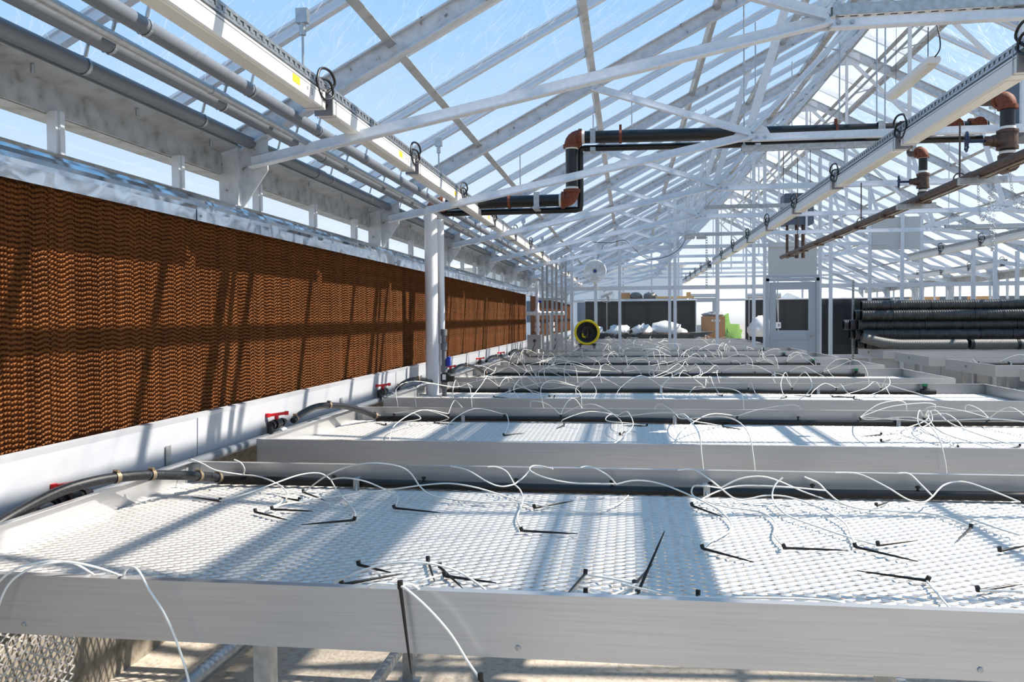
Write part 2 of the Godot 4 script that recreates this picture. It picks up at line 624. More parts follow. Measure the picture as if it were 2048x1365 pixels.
func side_wall(right: bool) -> void:
	var sg := 1.0 if not right else -1.0
	var X := func(x: float) -> float: return x if not right else 2.0 * RIDGE - x
	var w := struct("wall_right" if right else "wall_left", "low glazed side wall with metal posts and eave beam, " + ("beyond the black drain pipes" if right else "above the brown cooling pads"), "wall")
	var b := Mb.new()
	b.box(P(X.call(-2.06), 0.39, 13.4), Vector3(0.16, 0.78, 31.0))
	part(b, "curb", M.curb, w)
	# eave: upright plate, soffit and outer gutter
	for k in 12:
		var da := D1 + (k - 2) * S + 0.06
		var db := da + S - 0.12
		b = Mb.new()
		b.beam(P(X.call(-2.035), 2.18, da), P(X.call(-2.035), 2.18, db), 0.008, 0.115)
		part(b, "eave_plate", M.weathered, w)
		b = Mb.new()
		b.beam(P(X.call(-1.99), 2.247, da), P(X.call(-1.99), 2.247, db), 0.10, 0.012, Vector3(-0.3 * sg, 1, 0).normalized())
		part(b, "soffit", M.weathered, w)
		b = Mb.new()
		b.extrude(P(X.call(-1.945), 2.255, da), P(X.call(-1.945), 2.255, db), angle(0.012 * sg, 0.04, 0.004))
		part(b, "soffit_lip", M.aluminium, w)
		for e in 4:
			b = Mb.new()
			b.cyl(P(X.call(-1.97), 2.244, da + 0.3 + e * 0.6), P(X.call(-1.97), 2.215, da + 0.3 + e * 0.6), 0.007, 6)
			part(b, "bolt", M.galvanised, w)
	b = Mb.new()
	b.extrude(P(X.call(-2.045), 2.12, -2.0), P(X.call(-2.045), 2.12, 28.6), chan(0.10 * sg, 0.18, 0.006))
	part(b, "outer_gutter", M.weathered, w)
	# posts
	var post := Mb.new()
	var foot := 0.0 if right else 1.85
	post.extrude(P(0, foot, 0), P(0, 2.27, 0), PackedVector2Array([Vector2(-0.05, -0.05), Vector2(0.05, -0.05), Vector2(0.05, -0.042), Vector2(-0.042, -0.042), Vector2(-0.042, 0.042), Vector2(0.05, 0.042), Vector2(0.05, 0.05), Vector2(-0.05, 0.05)]), Vector3(1, 0, 0))
	post.box(P(0.0, (foot + 2.26) / 2, 0.02), Vector3(0.09, 2.26 - foot, 0.006))
	var pm := keep(post, M.rusty_paint)
	for k in 11:
		inst(pm, "post", w, P(X.call(-2.0), 0, D1 + (k - 1) * S))
	# mullions and panes of the strip above the pads
	var mul := Mb.new()
	var mlo := 0.80 if right else 1.86
	mul.extrude(P(0, mlo, 0), P(0, 2.13, 0), PackedVector2Array([Vector2(-0.025, -0.0175), Vector2(0.025, -0.0175), Vector2(0.025, 0.0175), Vector2(-0.025, 0.0175)]), Vector3(1, 0, 0))
	mul.box(P(0.02 * sg, (mlo + 2.13) / 2, 0), Vector3(0.012, 2.13 - mlo, 0.022))
	var mm := keep(mul, M.bar_paint)
	var pane := Mb.new()
	var lo := 0.80 if right else 1.90
	pane.quad(Vector3(0, lo, 0), Vector3(0, lo, -S / 3.0), Vector3(0, 2.13, -S / 3.0), Vector3(0, 2.13, 0))
	var gm := keep(pane, M.glass)
	for i in 37:
		var d := D1 + 0.31 - S + i * S / 3.0 - 0.81 * 4
		inst(mm, "mullion", w, P(X.call(-2.02), 0, d))
		inst(gm, "pane", w, P(X.call(-2.035), 0, d))
	b = Mb.new()
	b.box(P(X.call(-2.06), 0.80 if right else 1.865, 13.3), Vector3(0.06, 0.03, 30.4))
	part(b, "sill", M.bar_paint, w)


func gable(called: String, label: String, d: float, door_at: float, mull: Array) -> Node3D:
	var w := struct(called, label, "wall")
	var xs := mull.duplicate()
	for x in xs:
		var xx: float = x
		var b := Mb.new()
		var top := under(xx) - 0.02
		var y0 := 2.09 if door_at > 0 and absf(xx - door_at) < 0.45 else 0.0
		b.cbox(P(xx, (top + y0) / 2, d), Vector3(0.055, top - y0, 0.06), 0.008)
		part(b, "mullion", M.bar_paint, w)
	for y in [0.62, 1.95, 2.73]:
		var b := Mb.new()
		var half: float = (y - 2.27) / RUN if y > 2.3 else 0.0
		var x0 := -1.95 + half
		var x1 := 2.0 * RIDGE + 1.95 - half
		if door_at > 0 and y < 2.0:
			b.box(P((x0 + door_at - 0.49) / 2, y, d), Vector3(door_at - 0.49 - x0, 0.075, 0.05))
			b.box(P((x1 + door_at + 0.49) / 2, y, d), Vector3(x1 - door_at - 0.49, 0.075, 0.05))
		else:
			b.box(P((x0 + x1) / 2, y, d), Vector3(x1 - x0, 0.06, 0.05))
		part(b, "rail", M.bar_paint, w)
	xs.append(-1.97)
	xs.append(2.0 * RIDGE + 1.97)
	xs.append(RIDGE)
	xs.sort()
	var lows := [0.0, 0.62, 1.95, 2.73]
	for i in xs.size() - 1:
		var a: float = xs[i] + 0.02
		var e: float = xs[i + 1] - 0.02
		if e - a < 0.08:
			continue
		for r in 4:
			var y0: float = lows[r] + 0.03
			var blocked := door_at > 0 and r < 3 and e > door_at - 0.45 and a < door_at + 0.45
			if blocked:
				continue
			var ya := under(a) + 0.05
			var ye := under(e) + 0.05
			if r < 3:
				ya = minf(ya, lows[r + 1] - 0.03)
				ye = minf(ye, lows[r + 1] - 0.03)
			if ya <= y0 + 0.02 and ye <= y0 + 0.02:
				continue
			var q := Mb.new()
			q.quad(P(a, y0, d), P(e, y0, d), P(e, maxf(ye, y0), d), P(a, maxf(ya, y0), d))
			part(q, "pane", M.glass if r > 0 else M.board, w)
	return w


func door(called: String, label: String, x: float, d: float, wide: float) -> void:
	var t := thing(called, label, "door", P(x, 0, d))
	t.set_meta("kind", "structure")
	var h := 2.035
	var b := Mb.new()
	for s in [-1.0, 1.0]:
		b.box(P(x + s * (wide / 2 + 0.03), h / 2 + 0.03, d), Vector3(0.055, h + 0.07, 0.11))
	b.box(P(x, h + 0.04, d), Vector3(wide + 0.115, 0.06, 0.11))
	b.box(P(x, h + 0.10, d), Vector3(wide + 0.115, 0.045, 0.08))
	part(b, "frame", M.door_grey, t)
	b = Mb.new()
	var l := wide / 2 - 0.012
	var st := 0.115
	b.box(P(x - l + st / 2, h / 2, d), Vector3(st, h - 0.02, 0.045))
	b.box(P(x + l - st / 2, h / 2, d), Vector3(st, h - 0.02, 0.045))
	b.box(P(x, h - 0.08, d), Vector3(2 * (l - st), 0.14, 0.045))
	b.box(P(x, 1.03, d), Vector3(2 * (l - st), 0.17, 0.045))
	b.box(P(x, 0.11, d), Vector3(2 * (l - st), 0.2, 0.045))
	var leaf := part(b, "leaf", M.door_grey, t)
	b = Mb.new()
	b.box(P(x, 0.58, d), Vector3(2 * (l - st), 0.76, 0.02))
	part(b, "kick_panel", M.door_grey, leaf)
	b = Mb.new()
	b.quad(P(x - l + st, 1.11, d), P(x + l - st, 1.11, d), P(x + l - st, h - 0.15, d), P(x - l + st, h - 0.15, d))
	part(b, "pane", M.glass, leaf)
	b = Mb.new()
	b.cyl(P(x + l - 0.055, 1.03, d - 0.02), P(x + l - 0.055, 1.03, d - 0.05), 0.032, 14)
	b.cyl(P(x + l - 0.055, 1.03, d - 0.05), P(x + l - 0.055, 1.03, d - 0.075), 0.012, 8)
	b.tube(curve(PackedVector3Array([P(x + l - 0.055, 1.03, d - 0.07), P(x + l - 0.10, 1.028, d - 0.075), P(x + l - 0.17, 1.025, d - 0.065)])), 0.009, 8)
	part(b, "handle", M.galvanised, t, "chrome lever handle")


func build_partition() -> void:
	var d := 16.23
	var w := gable("wall_partition", "glazed partition wall across the greenhouse with door in it", d, 3.06, [-1.08, -0.16, 0.79, 1.68, 2.56, 3.56, 4.45, 5.35, 6.25, 7.0])
	for x in [-0.62, 0.89, 2.35, 3.74, 5.0, 6.6]:
		var b := Mb.new()
		b.cbox(P(x, (under(x) - 0.02) / 2, d - 0.06), Vector3(0.06, under(x) - 0.02, 0.05), 0.006)
		part(b, "post", M.paint, w)
	var b2 := Mb.new()
	b2.box(P(3.06, 2.47, d - 0.02), Vector3(0.88, 0.61, 0.02))
	part(b2, "transom_panel", M.board, w, "flat grey board above the door")
	b2 = Mb.new()
	b2.box(P(4.9, 2.90, d - 0.03), Vector3(0.84, 0.60, 0.02))
	part(b2, "blank_panel", M.board, w, "flat pale board high in the partition")
	door("door_1", "grey half-glazed door with lever handle in the glass partition", 3.06, d, 0.85)
	gable("wall_far", "glazed gable wall at the far end", 28.5, 2.5, [-1.08, -0.16, 0.79, 1.68, 3.0, 3.9, 4.8, 5.7, 6.6])
	door("door_2", "grey half-glazed door in the far gable beyond the partition", 2.5, 28.5, 0.85)
	gable("wall_back", "glazed gable wall behind the camera", -2.0, 0.0, [-1.08, -0.16, 0.79, 1.68, 2.6, 3.5, 4.4, 5.3, 6.2, 7.0])


# ---------------------------------------------------------------- the left side: pads, gutter, pipes
func build_pads() -> void:
	var y0 := 0.955
	var hgt := 0.885
	var wide := 0.305
	var panels := []
	for v in 3:
		var r := RandomNumberGenerator.new()
		r.seed = 40 + v
		var b := Mb.new()
		var nsh := 40
		var lam := 0.0172
		var nf := int(hgt / (lam / 2)) + 1
		var pitch := wide / nsh
		var drift := 0.0
		for s in nsh:
			var zc := -(s + 0.5) * pitch
			var ang := -0.75 if s % 2 == 0 else 0.55
			drift += r.randf_range(-0.0034, 0.0034)
			var ph := drift + 0.004 * sin(s * 0.5 + v) + (lam / 2 if s % 2 else 0.0)
			var jag := r.randf_range(0.0, 0.0014)
			var base := b.p.size()
			for k in 4:
				var x: float = [0.0, -0.014, -0.048, -0.092][k]
				for i in nf:
					var y := clampf(i * lam / 2 + ph - ang * x, 0.0, hgt)
					var e := jag + r.randf_range(0.0, 0.0012) if k == 0 else 0.0
					b.p.append(Vector3(x - e, y, zc + (pitch * 0.62 if i % 2 else -pitch * 0.62)))
			for k in 3:
				for i in nf - 1:
					var a := base + k * nf + i
					var e2 := a + nf
					b.ix.append_array([a, a + 1, e2, a + 1, e2 + 1, e2])
		# one even face normal for each fold
		var st := SurfaceTool.new()
		st.begin(Mesh.PRIMITIVE_TRIANGLES)
		st.set_smooth_group(-1)
		for i in b.ix:
			st.add_vertex(b.p[i])
		st.generate_normals()
		st.set_material(M.pad)
		panels.append(st.commit())
	var back := Mb.new()
	back.box(Vector3(-0.095, hgt / 2, -wide / 2), Vector3(0.004, hgt, wide))
	var bm := keep(back, M.pad)
	var runs := [[0.42, 15.68, "brown fluted cooling pad along the wall beside the benches"], [17.2, 27.9, "brown fluted cooling pad on the wall beyond the glass partition"]]
	for q in runs:
		var t := thing("cooling_pad", q[2], "cooling pad", P(-1.92, y0, q[0]), "cooling pads along the wall")
		var k := int((q[1] - q[0]) / wide)
		for i in k:
			var at := P(-1.92, y0, q[0] + i * wide)
			var o := inst(panels[(i * 2 + i / 3) % 3], "pad_panel", t, at)
			inst(bm, "pad_core", o, at)
		# stacks of gutter and cover lengths for this run
	var cov := PackedVector2Array()
	for i in 9:
		var a := i / 8.0 * PI / 2
		cov.append(Vector2(-1.948 + 0.078 * cos(a), 1.870 + 0.092 * sin(a)))
	var poly := PackedVector2Array([Vector2(-1.884, 1.822), Vector2(-1.870, 1.822)])
	poly.append_array(cov)
	for i in 9:
		var q2 := cov[8 - i]
		poly.append(Vector2(q2.x - 0.003 if i > 4 else q2.x, q2.y - 0.003))
	poly.append(Vector2(-1.873, 1.826))
	poly.append(Vector2(-1.884, 1.826))
	var fl := PackedVector2Array()
	for v in poly:
		fl.append(Vector2(v.x, v.y))
	var cuts := [0.36, 3.43, 6.56, 9.67, 12.75, 15.72]
	for i in 5:
		var cv := thing("pad_cover", "rounded bright metal cover strip over the cooling pad, " + ORD[i] + " length from the camera", "cover strip", P(-1.93, 1.82, cuts[i]), "cover strips over the pads")
		var b := Mb.new()
		b.extrude(P(0, 0, cuts[i] + 0.006 if i % 2 == 0 else cuts[i] - 0.01), P(0, 0, cuts[i + 1] - 0.002), fl)
		part(b, "sheet", M.cover_metal, cv)
		b = Mb.new()
		b.cyl(P(-1.879, 1.845, cuts[i] + 0.03), P(-1.866, 1.845, cuts[i] + 0.03), 0.006, 8)
		part(b, "rivet", M.galvanised, cv)
	var gp := PackedVector2Array([Vector2(-1.870, 0.79), Vector2(-1.866, 0.955), Vector2(-1.862, 0.975), Vector2(-1.885, 0.978), Vector2(-1.888, 0.965), Vector2(-1.876, 0.955), Vector2(-1.876, 0.797), Vector2(-1.946, 0.797), Vector2(-1.946, 0.79)])
	for i in 5:
		var gt := thing("pad_gutter", "glossy white plastic trough under the cooling pad, " + ORD[i] + " length from the camera", "gutter", P(-1.92, 0.79, cuts[i]), "white troughs under the pads")
		var b := Mb.new()
		b.extrude(P(0, 0, cuts[i]), P(0, 0, cuts[i + 1]), gp)
		part(b, "trough", M.gutter_white, gt)
		b = Mb.new()
		b.extrude(P(0.004, 0, cuts[i + 1] - 0.04), P(0.004, 0, cuts[i + 1] + 0.04), PackedVector2Array([Vector2(-1.870, 0.788), Vector2(-1.866, 0.958), Vector2(-1.868, 0.958), Vector2(-1.872, 0.788)]))
		part(b, "joint_sleeve", M.gutter_white, gt)
		for j in 3:
			var d: float = cuts[i] + 0.79 + j * 1.0
			if d < cuts[i + 1]:
				b = Mb.new()
				b.box(P(-1.862, 0.83, d), Vector3(0.004, 0.085, 0.035))
				b.box(P(-1.88, 0.788, d), Vector3(0.04, 0.006, 0.035))
				part(b, "bracket", M.weathered, gt)
	for i in 2:
		var far := thing("pad_cover" if i == 0 else "pad_gutter", ["bright metal cover strip over the pad beyond the partition", "white trough under the pad beyond the partition"][i], ["cover strip", "gutter"][i], P(-1.92, 0.79 if i else 1.82, 17.2))
		var b := Mb.new()
		b.extrude(P(0, 0, 17.2), P(0, 0, 27.9), fl if i == 0 else gp)
		part(b, "sheet" if i == 0 else "trough", M.cover_metal if i == 0 else M.gutter_white, far)


func long_pipe(called: String, label: String, x: float, y: float, d0: float, d1: float, r: float, m: Material, clamp_step: float, sockets: Array) -> void:
	var t := thing(called, label, "pipe", P(x, y, d0), "pipes under the eave")
	var b := Mb.new()
	b.cyl(P(x, y, d0), P(x, y, d1), r, 14)
	part(b, "pipe", m, t)
	for s in sockets:
		b = Mb.new()
		b.cyl(P(x, y, s), P(x, y, s + 0.13), r * 1.13, 14)
		part(b, "socket", m, t)
	if clamp_step > 0:
		var d := D1 + 0.31 - S
		while d < d1:
			b = Mb.new()
			b.tube(PackedVector3Array([P(x, y, d - 0.008), P(x, y, d + 0.008)]), r * 1.09, 14, false)
			b.beam(P(x + 0.01, y + r, d), P(x + 0.03, under(x) + 0.125, d), 0.014, 0.006)
			b.beam(P(x + 0.03, under(x) + 0.118, d - 0.02), P(x + 0.03, under(x) + 0.118, d + 0.02), 0.03, 0.014)
			part(b, "hanger", M.galvanised, t)
			d += clamp_step


func build_eave_pipes() -> void:
	long_pipe("grey_pipe", "grey plastic pipe under the eave, lowest of the three", -1.90, 2.285, -1.9, 16.1, 0.031, M.pvc_grey, S / 3.0, [4.9, 11.0])
	long_pipe("grey_pipe", "grey plastic pipe under the eave, middle of the three", -1.80, 2.352, -1.9, 16.1, 0.031, M.pvc_grey, S / 3.0, [4.75, 10.9])
	long_pipe("grey_pipe", "grey plastic pipe under the eave, uppermost of the three", -1.665, 2.408, -1.9, 16.1, 0.031, M.pvc_grey, S / 3.0, [4.6, 10.8])
	long_pipe("white_conduit", "thin pale conduit resting on the truss ties beside the grey pipes", -1.6, 2.277, -1.9, 15.9, 0.0165, M.galvanised, 0.0, [3.05, 4.6, 6.1, 7.6, 9.2, 12.2])


func build_downpipe() -> void:
	var t := thing("downpipe", "thick white plastic downpipe standing in front of the cooling pads", "pipe", P(-1.69, 0, 7.05))
	var b := Mb.new()
	b.cyl(P(-1.69, 0.02, 7.05), P(-1.69, 2.30, 7.05), 0.056, 20)
	part(b, "pipe", M.pvc_white, t)
	b = Mb.new()
	b.cyl(P(-1.69, 1.05, 7.05), P(-1.69, 1.17, 7.05), 0.0585, 20)
	part(b, "sleeve", M.pvc_white, t)
	t = thing("riser_pipe", "slim white plastic pipe just behind the thick downpipe", "pipe", P(-1.655, 0, 7.28))
	b = Mb.new()
	b.cyl(P(-1.655, 0.02, 7.28), P(-1.655, 2.27, 7.28), 0.030, 16)
	part(b, "pipe", M.pvc_white, t)
	t = thing("filter_riser", "grey plastic riser with blue handle valve beside the white downpipe", "pipe", P(-1.555, 0.6, 6.92))
	b = Mb.new()
	b.cyl(P(-1.555, 0.62, 6.92), P(-1.555, 1.27, 6.92), 0.02, 12)
	part(b, "pipe", M.pvc_grey, t)
	for y in [0.80, 0.93, 1.12, 1.24]:
		b = Mb.new()
		b.cyl(P(-1.555, y, 6.92), P(-1.555, y + 0.055, 6.92), 0.028, 12)
		part(b, "union", M.pvc_grey, t)
	b = Mb.new()
	b.cbox(P(-1.515, 1.02, 6.92), Vector3(0.03, 0.085, 0.045), 0.01)
	b.cyl(P(-1.555, 1.02, 6.92), P(-1.51, 1.02, 6.92), 0.012, 8)
	part(b, "valve_handle", M.blue, t, "blue valve handle")
	b = Mb.new()
	b.cbox(P(-1.54, 0.885, 6.9), Vector3(0.07, 0.075, 0.06), 0.01)
	b.box(P(-1.49, 0.875, 6.9), Vector3(0.05, 0.045, 0.05))
	part(b, "solenoid", M.cable, t)
	b = Mb.new()
	b.box(P(-1.545, 0.89, 6.868), Vector3(0.03, 0.045, 0.004))
	part(b, "label_plate", M.pvc_white, t)


func build_supply() -> void:
	var t := thing("supply_pipe", "grey water pipe running low along the white trough", "pipe", P(-1.83, 0.775, 0.4))
	var b := Mb.new()
	b.cyl(P(-1.833, 0.775, 0.4), P(-1.833, 0.80, 15.6), 0.021, 12)
	part(b, "pipe", M.pvc_grey, t)
	for i in 7:
		var d := 1.693 + 2.0918 * i + (0.72 if i == 0 else 0.45)
		b = Mb.new()
		b.cyl(P(-1.833, 0.776 + d * 0.0016, d - 0.07), P(-1.833, 0.776 + d * 0.0016, d - 0.01), 0.028, 12)
		part(b, "coupling", M.pvc_white if i % 2 else M.pvc_grey, t)
	var spots := [2.40, 4.12, 6.02, 8.42, 10.15, 11.85]
	for i in 6:
		var d: float = spots[i]
		var x := -1.825
		var v := thing("ball_valve", "red handled ball valve feeding the " + ORD[i] + " bench from the camera", "valve", P(x, 0.80, d), "red handled valves along the trough")
		b = Mb.new()
		b.cyl(P(x, 0.840, d - 0.085), P(x, 0.840, d + 0.10), 0.017, 10)
		b.cyl(P(x, 0.840, d - 0.03), P(x, 0.840, d + 0.03), 0.026, 10)
		b.cyl(P(x, 0.79, d - 0.08), P(x, 0.84, d - 0.08), 0.017, 8)
		for e in [-0.072, 0.055]:
			b.cyl(P(x, 0.840, d + e), P(x, 0.840, d + e + 0.02), 0.024, 8)
		part(b, "body", M.cable, v)
		b = Mb.new()
		b.cyl(P(x, 0.862, d), P(x, 0.886, d), 0.011, 8)
		b.beam(P(x - 0.038, 0.886, d - 0.035), P(x + 0.046, 0.894, d + 0.035), 0.020, 0.014)
		for e in [-1.0, 1.0]:
			b.cyl(P(x + 0.004 + e * 0.038, 0.880 + e * 0.003, d + e * 0.032), P(x + 0.004 + e * 0.038, 0.900 + e * 0.003, d + e * 0.032), 0.012, 8)
		part(b, "handle", M.red, v, "red plastic handle")
		if i == 0:  # this one sits lower, behind its hose
			v.position += Vector3(-0.004, -0.045, -0.10)


func build_low_corner() -> void:
	var t := thing("floor_pipe", "galvanised steel pipe lying on the floor under the front bench", "pipe", P(-1.5, 0.05, 1.2))
	var b := Mb.new()
	b.cyl(P(-1.52, 0.12, 0.9), P(-1.52, 0.12, 4.0), 0.035, 14)
	part(b, "pipe", M.galvanised, t)
	for d in [1.6, 2.6, 3.6]:
		b = Mb.new()
		b.box(P(-1.52, 0.045, d), Vector3(0.09, 0.09, 0.05))
		part(b, "support", M.weathered, t)
	# offcuts of expanded metal leaning under the bench
	for i in 2:
		var s := thing("mesh_offcut", ["expanded metal sheet leaning under the front bench near the curb", "narrow strip of expanded metal lying on the floor below the front bench"][i], "mesh sheet", P(-1.6 if i == 0 else -0.95, 0.0, 2.2))
		b = Mb.new()
		if i == 0:
			lattice(b, P(-1.86, 0.02, 1.62), Vector3(0.05, 0.50, 0.0), Vector3(0.10, 0, -0.75), 36, 34, 0.005)
			lattice(b, P(-1.80, 0.02, 1.58), Vector3(0.13, 0.22, 0.0), Vector3(0.12, 0, -0.45), 18, 20, 0.005)
		else:
			lattice(b, P(-1.22, 0.012, 1.72), Vector3(0.10, 0.0, 0.03), Vector3(0.62, 0.0, -0.95), 4, 22, 0.010)
			lattice(b, P(-1.22, 0.012, 1.72), Vector3(0.0, 0.07, 0.0), Vector3(0.62, 0.0, -0.95), 3, 22, 0.010)
		part(b, "lattice", M.mesh_metal, s, "", true)


# diamonds of expanded metal over the parallelogram o, o+u, o+v
func lattice(b: Mb, o: Vector3, u: Vector3, v: Vector3, nu: int, nv: int, w: float) -> void:
	var up := u.cross(v).normalized()
	for i in nu:
		for j in nv:
			var a := o + u * (float(i) / nu) + v * (float(j) / nv)
			var du := u / nu
			var dv := v / nv
			if (i + j) % 2 == 0:
				b.beam(a, a + du + dv, w, 0.002, up)
			else:
				b.beam(a + du, a + dv, w, 0.002, up)


# ---------------------------------------------------------------- benches and drip lines
const BL := -1.78
const BR := 2.93
const BW := 1.48
const BTOP := 0.808
const BMESH := 0.722


func expanded(length: float, deep: float) -> ArrayMesh:
	var lw := 0.056
	var sw := 0.034
	var nx := int(length / (lw / 2))
	var nz := int(deep / (sw / 2))
	var p := PackedVector3Array()
	var n := PackedVector3Array()
	var ix := PackedInt32Array()
	var cnt := nx * nz
	p.resize(cnt * 12)
	n.resize(cnt * 12)
	ix.resize(cnt * 18)
	var c := 0
	var k := 0
	# each strand is a flat ribbon tipped up at its far edge, as the press leaves it
	var wy := 0.0019
	var wz := -0.0036
	for j in nz:
		var zc := -(j + 0.5) * sw / 2
		for i in nx:
			var s := 1.0 if (i + j) % 2 == 0 else -1.0
			var za := zc + s * sw * 0.22
			var zb := zc - s * sw * 0.22
			var xa := i * lw / 2 - 0.0008
			var xb := (i + 1) * lw / 2 + 0.0008
			var a0 := Vector3(xa, -wy, za - wz)
			var b0 := Vector3(xb, -wy, zb - wz)
			var b1 := Vector3(xb, wy, zb + wz)
			var a1 := Vector3(xa, wy, za + wz)
			var t := Vector3(0, -0.0016, -0.0008)
			var nt := (b0 - a0).cross(a1 - a0).normalized()
			var quads := [[a0, b0, b1, a1, nt], [a1, b1, b1 + t, a1 + t, Vector3(0, 0.3, -0.95)], [b0 + t, a0 + t, a0, b0, Vector3(0, -0.3, 0.95)]]
			quads[2] = [a0 + t, b0 + t, b0, a0, Vector3(0, -0.3, 0.95)]
			quads[1] = [b1 + t, a1 + t, a1, b1, Vector3(0, 0.3, -0.95)]
			for q in quads:
				for v in 4:
					p[c + v] = q[v]
					n[c + v] = q[4]
				ix[k] = c
				ix[k + 1] = c + 2
				ix[k + 2] = c + 1
				ix[k + 3] = c
				ix[k + 4] = c + 3
				ix[k + 5] = c + 2
				c += 4
				k += 6
	var a := []
	a.resize(Mesh.ARRAY_MAX)
	a[Mesh.ARRAY_VERTEX] = p
	a[Mesh.ARRAY_NORMAL] = n
	a[Mesh.ARRAY_INDEX] = ix
	var m := ArrayMesh.new()
	m.add_surface_from_arrays(Mesh.PRIMITIVE_TRIANGLES, a)
	m.surface_set_material(0, M.mesh_metal)
	return m


func make_bench(label: String, xl: float, xr: float, grid: ArrayMesh, group: String) -> Node3D:
	var t := thing("bench", label, "bench", Vector3.ZERO, group)
	var h := 0.135
	var y := BTOP - h
	var b := Mb.new()
	b.extrude(Vector3(xl, y, 0), Vector3(xr, y, 0), chan(0.022, h, 0.003))
	var fr := part(b, "front_rail", M.aluminium, t)
	b = Mb.new()
	b.extrude(Vector3(xr, y, -BW), Vector3(xl, y, -BW), chan(0.022, h, 0.003))
	part(b, "back_rail", M.aluminium, t)
	b = Mb.new()
	b.extrude(Vector3(xl, y, -BW), Vector3(xl, y, 0), chan(0.022, h, 0.003))
	part(b, "end_rail", M.aluminium, t)
	b = Mb.new()
	b.extrude(Vector3(xr, y, 0), Vector3(xr, y, -BW), chan(0.022, h, 0.003))
	part(b, "end_rail", M.aluminium, t)
	for x in [xl + 0.42, xl + 1.55, xl + 2.45, xl + 3.4]:
		if x < xr:
			b = Mb.new()
			b.lathe(Vector3(x, y + 0.022, 0.0), Vector3(0, 0, 1), PackedVector2Array([Vector2(0.006, 0.0), Vector2(0.0055, 0.003), Vector2(0.0, 0.004)]), 10)
			part(b, "screw", M.galvanised, fr)
	for c in [[xl + 0.004, -0.004], [xr - 0.004, -0.004], [xl + 0.004, -BW + 0.004], [xr - 0.004, -BW + 0.004]]:
		b = Mb.new()
		var sx := 1.0 if c[0] < (xl + xr) / 2 else -1.0
		var sz := -1.0 if c[1] > -BW / 2 else 1.0
		b.box(Vector3(c[0] + sx * 0.02, y + h * 0.5, c[1]), Vector3(0.04, h - 0.02, 0.004))
		b.box(Vector3(c[0], y + h * 0.5, c[1] + sz * 0.02), Vector3(0.004, h - 0.02, 0.04))
		part(b, "corner_bracket", M.weathered, t)
	inst(grid, "mesh_top", t, Vector3(xl + 0.004, BMESH, -0.004)).set_meta("kind", "stuff")
	var k := int(ceil((xr - xl) / 1.18))
	for i in k + 1:
		var x := lerpf(xl + 0.05, xr - 0.05, float(i) / k)
		b = Mb.new()
		b.extrude(Vector3(x, y + 0.004, -0.01), Vector3(x, y + 0.004, -BW + 0.01), angle(0.03, 0.034, 0.003))
		part(b, "cross_bar", M.galvanised, t)
	for x in [xl + 0.95, (xl + xr) / 2 + 0.3, xr - 0.5]:
		for z in [-0.10, -BW + 0.14]:
			b = Mb.new()
			b.cbox(Vector3.ZERO, Vector3(0.04, 0.04, y), 0.004)
			var l := Mb.new()
			l.extrude(Vector3(x, 0, z), Vector3(x, y + 0.004, z), PackedVector2Array([Vector2(-0.02, -0.02), Vector2(0.02, -0.02), Vector2(0.02, 0.02), Vector2(-0.02, 0.02)]), Vector3(1, 0, 0))
			l.box(Vector3(x, 0.004, z), Vector3(0.08, 0.008, 0.08))
			part(l, "leg", M.galvanised, t)
		b = Mb.new()
		b.beam(Vector3(x, 0.18, -0.10), Vector3(x, 0.18, -BW + 0.14), 0.03, 0.03)
		part(b, "stretcher", M.galvanised, t)
	return t


func make_header(label: String, at: Vector3, xl: float, xr: float) -> void:
	var t := thing("drip_header", label, "pipe", at, "black drip header pipes")
	var y := BMESH + 0.020
	var z := at.z - (BW - 0.075)
	var pts := PackedVector3Array()
	for i in 24:
		var x := lerpf(xl, xr, i / 23.0)
		pts.append(Vector3(x, y + 0.004 * sin(x * 2.1 + at.z), z + 0.006 * sin(x * 1.3)))
	var b := Mb.new()
	b.tube(pts, 0.017, 12)
	part(b, "pipe", M.header, t)
	b = Mb.new()
	b.cyl(Vector3(xr - 0.02, y, z), Vector3(xr + 0.05, y, z), 0.03, 12)
	b.cyl(Vector3(xr + 0.05, y, z), Vector3(xr + 0.10, y, z), 0.02, 10)
	b.cyl(Vector3(xr + 0.015, y, z), Vector3(xr + 0.015, y + 0.06, z), 0.017, 10)
	part(b, "end_cap", M.cable, t)
	b = Mb.new()
	b.cyl(Vector3(xr + 0.015, y + 0.05, z), Vector3(xr + 0.015, y + 0.07, z), 0.022, 10)
	part(b, "cap_ring", M.green, t, "green ring on the end cap")
	for i in 12:
		var x := -1.499 + 0.359 * i if xl < 0 else xl + 0.2 + 0.359 * i
		if x < xr - 0.05:
			b = Mb.new()
			b.cyl(Vector3(x, y + 0.012, z), Vector3(x, y + 0.034, z), 0.005, 8)
			b.cyl(Vector3(x, y + 0.026, z), Vector3(x, y + 0.032, z), 0.009, 8)
			part(b, "emitter", M.stake, t)
	for x in [xl + 0.58, xl + 1.9, xl + 3.2]:
		if x < xr:
			b = Mb.new()
			b.tube(PackedVector3Array([Vector3(x, y - 0.024, z + 0.035), Vector3(x, y + 0.004, z + 0.026), Vector3(x, y + 0.024, z + 0.01), Vector3(x, y + 0.024, z - 0.01), Vector3(x, y + 0.004, z - 0.026), Vector3(x, y - 0.02, z - 0.03)]), 0.006, 6)
			b.box(Vector3(x, y + 0.0, z + 0.029), Vector3(0.024, 0.05, 0.003))
			b.box(Vector3(x, y + 0.026, z + 0.01), Vector3(0.024, 0.003, 0.036))
			part(b, "strap", M.galvanised, t)


var pending := []


